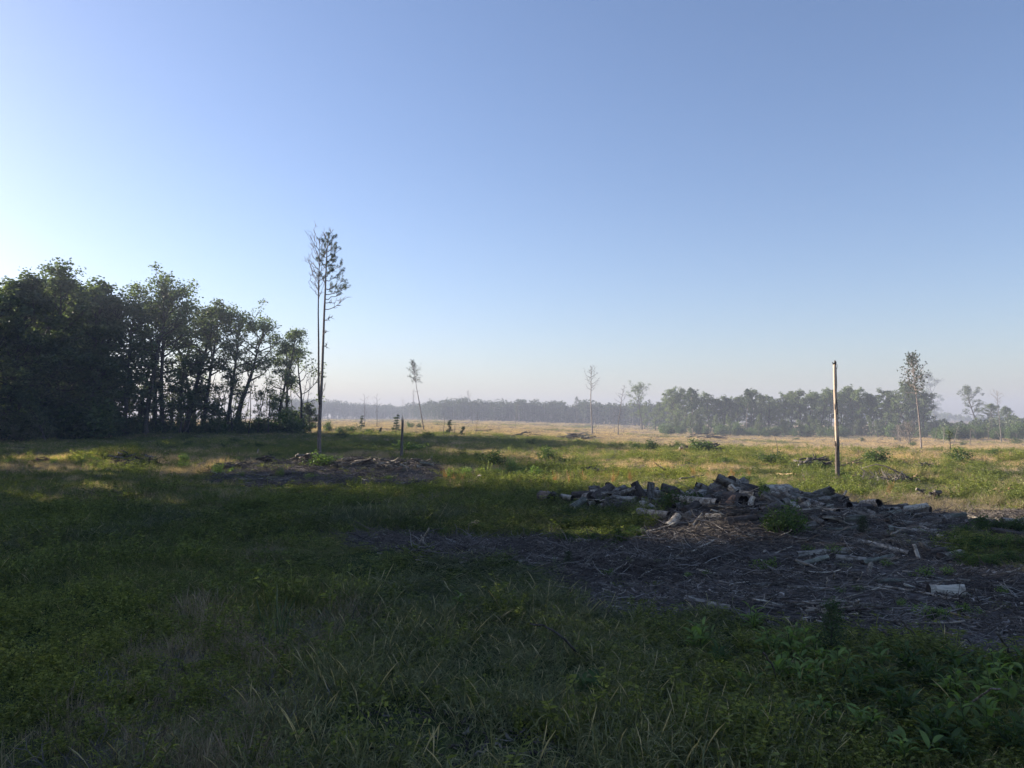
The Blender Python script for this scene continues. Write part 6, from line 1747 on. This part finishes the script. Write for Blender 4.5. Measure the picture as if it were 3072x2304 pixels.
# shrubs and bushes, each its own object
SH = {'b': [gen_shrub(1401 + k, 0.8, 1.0, 11, 70, 0.085, ('trunk', 'bright_leaf')) for k in range(3)], 'g': [gen_shrub(1411 + k, 0.8, 1.0, 11, 80, 0.075, ('trunk', 'shrub_leaf')) for k in range(3)],
      'w': [gen_shrub(1421 + k, 0.35, 0.45, 8, 34, 0.05, ('trunk', 'bright_leaf')) for k in range(3)], 'r': [gen_shrub(1431, 0.5, 0.8, 14, 40, 0.05, ('trunk', 'rusty_leaf'))]}
def shrub(px, pb, pt, k, label, group, wide=1.0, dmax=None, name='shrub'):
    pr = SH[k][rg.randrange(len(SH[k]))]
    p = at(px, pb)
    if dmax and p[1] > dmax: p = at_depth(px, pb, dmax)
    H = (pb - pt) / F_PX * p[1]
    put_tree(pr, p, H * 1.1, rg.uniform(0, 6.28), name, label, 'shrub' if name == 'shrub' else 'plant', group, wide, ('stem', 'leaves'))
HB = 'bushes growing at the heaps'
for q in [(2010, 1540, 1468, 'g', 'bush filling the saddle between the two heaps, weedy side', 1.1), (2050, 1530, 1455, 'g', 'tall sprigged bush on the saddle between the two heaps', 0.9), (2088, 1515, 1462, 'g', 'bush leaning on the flank of the big heap', 0.9),
          (2325, 1600, 1520, 'g', 'bush inside the big heap, by the thin grey log', 0.9), (2365, 1605, 1512, 'g', 'largest bush inside the big heap', 0.9), (2395, 1596, 1535, 'g', 'bush inside the big heap next to the sawn grey log', 0.8), (2290, 1500, 1440, 'g', 'sprig on the crest right of the largest hollow log', 0.5), (1700, 1548, 1515, 'g', 'low weed at the outermost end of the small heap', 1.3)]:
    shrub(*q[:5], HB, q[5], 19)
GTK = 'green bushes of the thicket beside the chips'
for q in [(2895, 1600, 1562, 'bush at the far corner of the green thicket'), (2945, 1588, 1545, 'dark round bush at the back of the green thicket'), (3000, 1590, 1552, 'bush at the back of the green thicket'), (3055, 1592, 1550, 'bush at the back of the thicket, cut by the frame edge'), (2890, 1655, 1605, 'bush beside the small pale log at the thicket'),
          (2940, 1645, 1592, 'bush in the middle of the green thicket'), (3000, 1650, 1600, 'bush in the middle of the thicket, nearer to the frame edge'), (3060, 1655, 1605, 'bush in the thicket cut by the frame edge'), (2910, 1700, 1655, 'front bush of the thicket next to the bluish jagged log'), (2965, 1700, 1658, 'front bush of the green thicket'), (3030, 1695, 1650, 'front bush of the thicket near the thick log')]:
    shrub(q[0], q[1], q[2], 'g', q[3], GTK, 1.4)
for q in [(1880, 1600, 1560), (1820, 1590, 1556), (1760, 1580, 1548), (1700, 1590, 1556), (1860, 1630, 1585), (1910, 1615, 1580), (1780, 1625, 1590), (1700, 1625, 1592)]:
    shrub(*q, 'g', 'soft green weed clump before the small heap, ' + {1560: 'upper middle', 1556: 'toward the long grass', 1548: 'nearest the heap', 1585: 'by the chips', 1580: 'nearest the big heap', 1590: 'lower middle', 1592: 'lower end'}[q[2]], 'weed clumps in front of the small heap', 1.5)
CW = 'small weeds growing through the chips'
for q in [(2298, 1712, 1660, 'yellow green weed at the end of the dark log in line'), (2425, 1660, 1630, 'small weed left of the plank like log'), (2499, 1662, 1625, 'round small weed above the two logs in line'), (2575, 1775, 1752, 'small weed below the pale weathered stub'), (2520, 1778, 1756, 'small weed at the end of the long slim grey log'),
          (2775, 1732, 1692, 'weed left of the round grey log'), (2845, 1725, 1690, 'weed right of the round grey log'), (2703, 1818, 1790, 'spiky small weed below the longest thin pole'), (2770, 1855, 1803, 'largest bright weed on the chips, left half'), (2815, 1855, 1808, 'largest bright weed on the chips, right half'),
          (2900, 1842, 1800, 'thin yellowish weed under the largest pale log'), (2945, 1848, 1825, 'ferny weed right of the thin yellowish one'), (3010, 1785, 1755, 'weed behind the broken pale piece'), (2063, 1733, 1712, 'tiny weed by the longest thin level stick'), (2120, 1728, 1706, 'tiny weed below the bow shaped stick'), (1823, 1730, 1700, 'small dark weed in the middle of the chips'), (1975, 1690, 1672, 'tiny weed below the bluish slab of bark'),
          (1220, 1612, 1590, 'bright weed behind the left chips'), (1230, 1643, 1632, 'tiny bright weed by the yellow chips'), (2420, 1905, 1870, 'weed below the root like stick'), (1330, 1600, 1575, 'weed behind the forked stick'), (2860, 1665, 1640, 'weed between the dark log and the thicket'), (2660, 1700, 1672, 'weed right of the blue green slab')]:
    shrub(q[0], q[1], q[2], 'w', q[3], CW, 1.1, name='small_weed')
LS = 'bushes along the sunlit strip'
for q in [(1352, 1432, 1402, 'b', 'sunlit bush, first of the leafy row past the orange grass', 1.2), (1400, 1430, 1400, 'b', 'sunlit bush, second of the leafy row', 1.2), (1445, 1430, 1404, 'b', 'sunlit bush, third of the leafy row', 1.4), (1492, 1432, 1400, 'b', 'sunlit bush, fourth of the leafy row', 1.3), (1534, 1418, 1374, 'b', 'tallest sunlit bush, standing behind the leafy row', 1.0), (1560, 1434, 1408, 'b', 'sunlit bush right below the tallest one', 1.3), (1608, 1432, 1398, 'b', 'sunlit bush at the end of the leafy row', 1.0), (1650, 1434, 1414, 'b', 'low sunlit bush among the orange grass', 1.3),
          (270, 1392, 1360, 'b', 'upright sunlit bush left of the dark brush heaps', 1.0), (165, 1396, 1378, 'b', 'low sunlit bush beside the tan twig heap', 1.5), (25, 1392, 1376, 'b', 'low sunlit bush at the frame edge of the strip', 1.6), (245, 1398, 1378, 'b', 'wide sunlit bush below the upright one', 1.5), (548, 1410, 1380, 'b', 'sunlit bush right of the dark brush heaps', 1.3), (550, 1388, 1358, 'b', 'leafy bush standing behind the brush heaps', 1.1), (650, 1424, 1390, 'b', 'brightest round bush before the mid field chips', 1.2), (720, 1392, 1370, 'b', 'bush behind the edge of the mid field chips', 1.3), (695, 1416, 1400, 'b', 'small bush beside the brightest round one', 0.9), (840, 1430, 1403, 'b', 'small upright bush on the mid field chips', 0.8), (726, 1432, 1414, 'b', 'small bush at the near edge of the mid field chips', 0.9), (930, 1440, 1420, 'b', 'low bush at the near edge of the mid field chips, middle', 1.5), (1170, 1442, 1424, 'b', 'low bush at the near edge of the mid field chips, far end', 1.4),
          (820, 1378, 1350, 'g', 'bush behind the dark root tangle', 1.3), (2725, 1470, 1452, 'g', 'small dark bush in the sunlit grass behind the crest', 1.2), (2240, 1450, 1415, 'g', 'dark sprig in the sunlit grass behind the crest', 0.8), (2460, 1420, 1385, 'g', 'dark green bush against the brush heap by the pole', 1.6), (2510, 1432, 1400, 'g', 'dark green bush at the foot of the tall pole', 1.2), (2545, 1445, 1425, 'b', 'bright low weed right of the foot of the tall pole', 1.5)]:
    shrub(*q[:5], LS, q[5])
FIELDL = [(600, 1340, 'in the shade before the wood'), (800, 1340, 'in the shade left of the twin pine'), (940, 1340, 'near the foot of the twin pine'), (1080, 1320, 'beyond the twin pine'), (1200, 1340, 'around the grey broken trunk'), (1280, 1310, 'near the foot of the leaning thin pine'), (1360, 1320, 'near the two short snags'), (1430, 1340, 'by the tall thin snag'), (1530, 1360, 'behind the leafy sunlit row'), (1580, 1310, 'by the brush heap in the tan field'),
          (1680, 1360, 'in the middle of the shaded weeds'), (1770, 1320, 'under the tall leafless tree'), (1760, 1395, 'behind the stack of dark sticks'), (1860, 1320, 'near the sparse twiggy dead tree'), (1950, 1360, 'in the sunlit weeds before the round oak'), (2050, 1385, 'below the dark log heap'), (2100, 1320, 'beyond the dark log heap'), (2250, 1380, 'in the sunlit middle ground left of the pole'), (2320, 1330, 'by the crooked grey stick'), (2440, 1340, 'left of the tall pole'), (2560, 1370, 'right of the tall pole'), (2640, 1320, 'in the tan grass past the pole'), (2740, 1380, 'before the tall slender pine'), (2850, 1340, 'around the short green topped snag'), (2900, 1395, 'in the sunlit grass past the fallen treetop'), (3000, 1340, 'near the leafless pinkish tree'), (3030, 1390, 'in the sunlit grass at the frame edge')]
for k in range(38):                            # dark little bushes dotted over the field
    u, v = rg.uniform(560, 3060), rg.uniform(1300, 1400)
    if u < 900: v = rg.uniform(1310, 1350)
    p = at(u, v)
    h = rg.uniform(0.45, 1.15)
    put_tree(SH['g'][k % 3], p, h, rg.uniform(0, 6.28), 'shrub', ('low ' if h < 0.65 else 'small ' if h < 0.9 else 'taller ') + 'green bush dotted in the field, ' + near(u, FIELDL, v), 'shrub', 'small bushes dotted over the field', rg.uniform(1.0, 1.6), ('stem', 'leaves'))
for q in [(2704, 1353, 1332, 'round dark bush left of the foot of the tall slender pine', 1.4), (2587, 1325, 1312, 'small dark bush beyond the tall pole', 1.2), (3050, 1333, 1313, 'dark bush near the frame edge before the low round trees', 1.6), (2745, 1316, 1300, 'upright dark bush beside the tall pine trunk', 0.7), (985, 1296, 1262, 'dark conical bush right of the twin pine', 1.0), (1020, 1300, 1280, 'dark bush in the row beyond the twin pine', 1.4), (1050, 1298, 1268, 'dark ragged bush in the row beyond the twin pine', 1.4), (1105, 1300, 1280, 'low dark bush in the row before the tan field', 1.6), (1230, 1284, 1264, 'bright bush beyond the flat tiered sapling', 1.2), (1258, 1284, 1268, 'bush at the foot of the leaning thin pine', 1.3)]:
    shrub(q[0], q[1], q[2], 'g', q[3], 'dark bushes in the field', q[4])
# dark young trees at the open end of the wood
for (px, pb, pt, lab) in [(930, 1300, 1212, 'dark young tree just left of the lone twin pine'), (880, 1300, 1232, 'dark young tree at the open end of the wood'), (905, 1302, 1240, 'dark low tree between the young ones at the end of the wood')]:
    put_at(gen_oak(1500 + px, H=6, base=0.05, cw=2.2, limbs=20, per=60, tr=0.1, leaf=0.26), px, pb, pt, 'young_tree', lab, 'tree', None, 1.0)

# orange dry grass tufts in the sunlit strip
def tuft_proto(seed, m):
    return blade_mesh('blades', seed, 90, 0.8, 0.16, 0.012, m, 0.22, heads=6)
OT = [tuft_proto(1601, M['orange_grass']), tuft_proto(1602, M['orange_grass']), tuft_proto(1603, M['orange_grass'])]
nth = ['first', 'second', 'third', 'fourth', 'fifth', 'sixth', 'seventh', 'eighth', 'ninth', 'tenth', 'eleventh', 'twelfth', 'thirteenth', 'fourteenth', 'fifteenth', 'sixteenth', 'seventeenth', 'eighteenth']
OL = [(1335, 1438, 1402), (1362, 1446, 1415), (1386, 1446, 1414), (1556, 1456, 1424), (1632, 1452, 1424), (1664, 1450, 1412), (1711, 1450, 1412), (1752, 1448, 1412), (1822, 1440, 1418), (1841, 1452, 1408), (1890, 1446, 1410), (2082, 1432, 1400), (2122, 1434, 1412), (2190, 1432, 1410), (2200, 1432, 1406), (2225, 1432, 1412), (2248, 1430, 1404)]
for k, (px, pb, pt) in enumerate(OL):
    p = at(px, pb); H = (pb - pt) / F_PX * p[1]
    o = bpy.data.objects.new('grass_tuft', OT[k % 3]); COL.objects.link(o); o.location = p; s = H / 0.95
    o.scale = (s * 0.95, s * 0.95, s); o.rotation_euler = (0, 0, rg.uniform(0, 6.28))
    tag(o, f'orange dry grass tuft in the sunlit strip, {nth[k]} of its row counted from the wood', 'grass tuft', 'orange grass tufts in the sunlit strip')
p = at(2668, 1492); o = bpy.data.objects.new('grass_tuft', OT[0]); COL.objects.link(o); o.location = p; s = 50 / F_PX * p[1] / 0.95; o.scale = (s * .7, s * .7, s)
tag(o, 'brightest orange grass tuft, alone behind the right end of the heap', 'grass tuft', 'orange grass tufts in the sunlit strip')

# arching dead stems and the tall grass clump in the foreground
def arch(pts, r_px, m, label, lifts, name='dead_weed'):
    return stick(pts, r_px, m, label, 'dead stems arching over the weeds', lifts, name)
arch([(1730, 1960), (1690, 1915), (1640, 1880), (1590, 1872)], 3.2, 'bark_dark', 'dark dead stem arching out of the grass below the chips', [0.1, .35, .5, .5])
arch([(2290, 1958), (2320, 2000), (2328, 2038)], 2.0, 'bark_dark', 'thin dark dead stem crossing the bright leafy clump', [.75, .5, .2])
arch([(2895, 2130), (2930, 2095), (2975, 2072), (3000, 2070)], 3.0, 'bark_grey', 'grey dead stem arching over the weeds at the frame corner', [.1, .35, .5, .55])
arch([(2990, 1900), (3020, 1945), (3045, 1975)], 3.0, 'bark_grey', 'grey dead stem leaning by the bare soil at the frame edge', [.5, .25, .05])
arch([(2700, 1862), (2740, 1900), (2775, 1928)], 2.0, 'bark_dark', 'thin dark stem slanting before the long brown log', [.55, .3, .1])
p = at(835, 1935)
o = bpy.data.objects.new('grass_clump', blade_mesh('blades', 1701, 60, 0.5, 0.14, 0.009, M['reed'], 0.5, heads=5)); COL.objects.link(o); o.location = p; o.scale = (1.0, 1.0, 1.0)
tag(o, 'tall spiky grass clump with long arching blades standing out of the foreground grass', 'grass clump')
# small pale yellow chunks of broken wood
for (u, v, L, m, lab) in [(1163, 1641, 18, 'wood_white', 'white broken piece of wood in the left chips, first of two'), (1201, 1640, 12, 'wood_tan', 'yellow broken piece of wood in the left chips'), (1216, 1642, 12, 'wood_white', 'white broken piece of wood right next to the yellow one'), (1140, 1660, 12, 'wood_white', 'pale green tinged chunk at the grassy edge of the left chips'), (2960, 1972, 14, 'wood_white', 'white scrap of wood standing on the bare soil at the frame edge')]:
    lay(u - L / 2, v, u + L / 2, v + 2, 2.6, m, lab, group='pale scraps on the chips', name='wood_scrap', cat='wood scrap', style='jag', face='cut_pale')
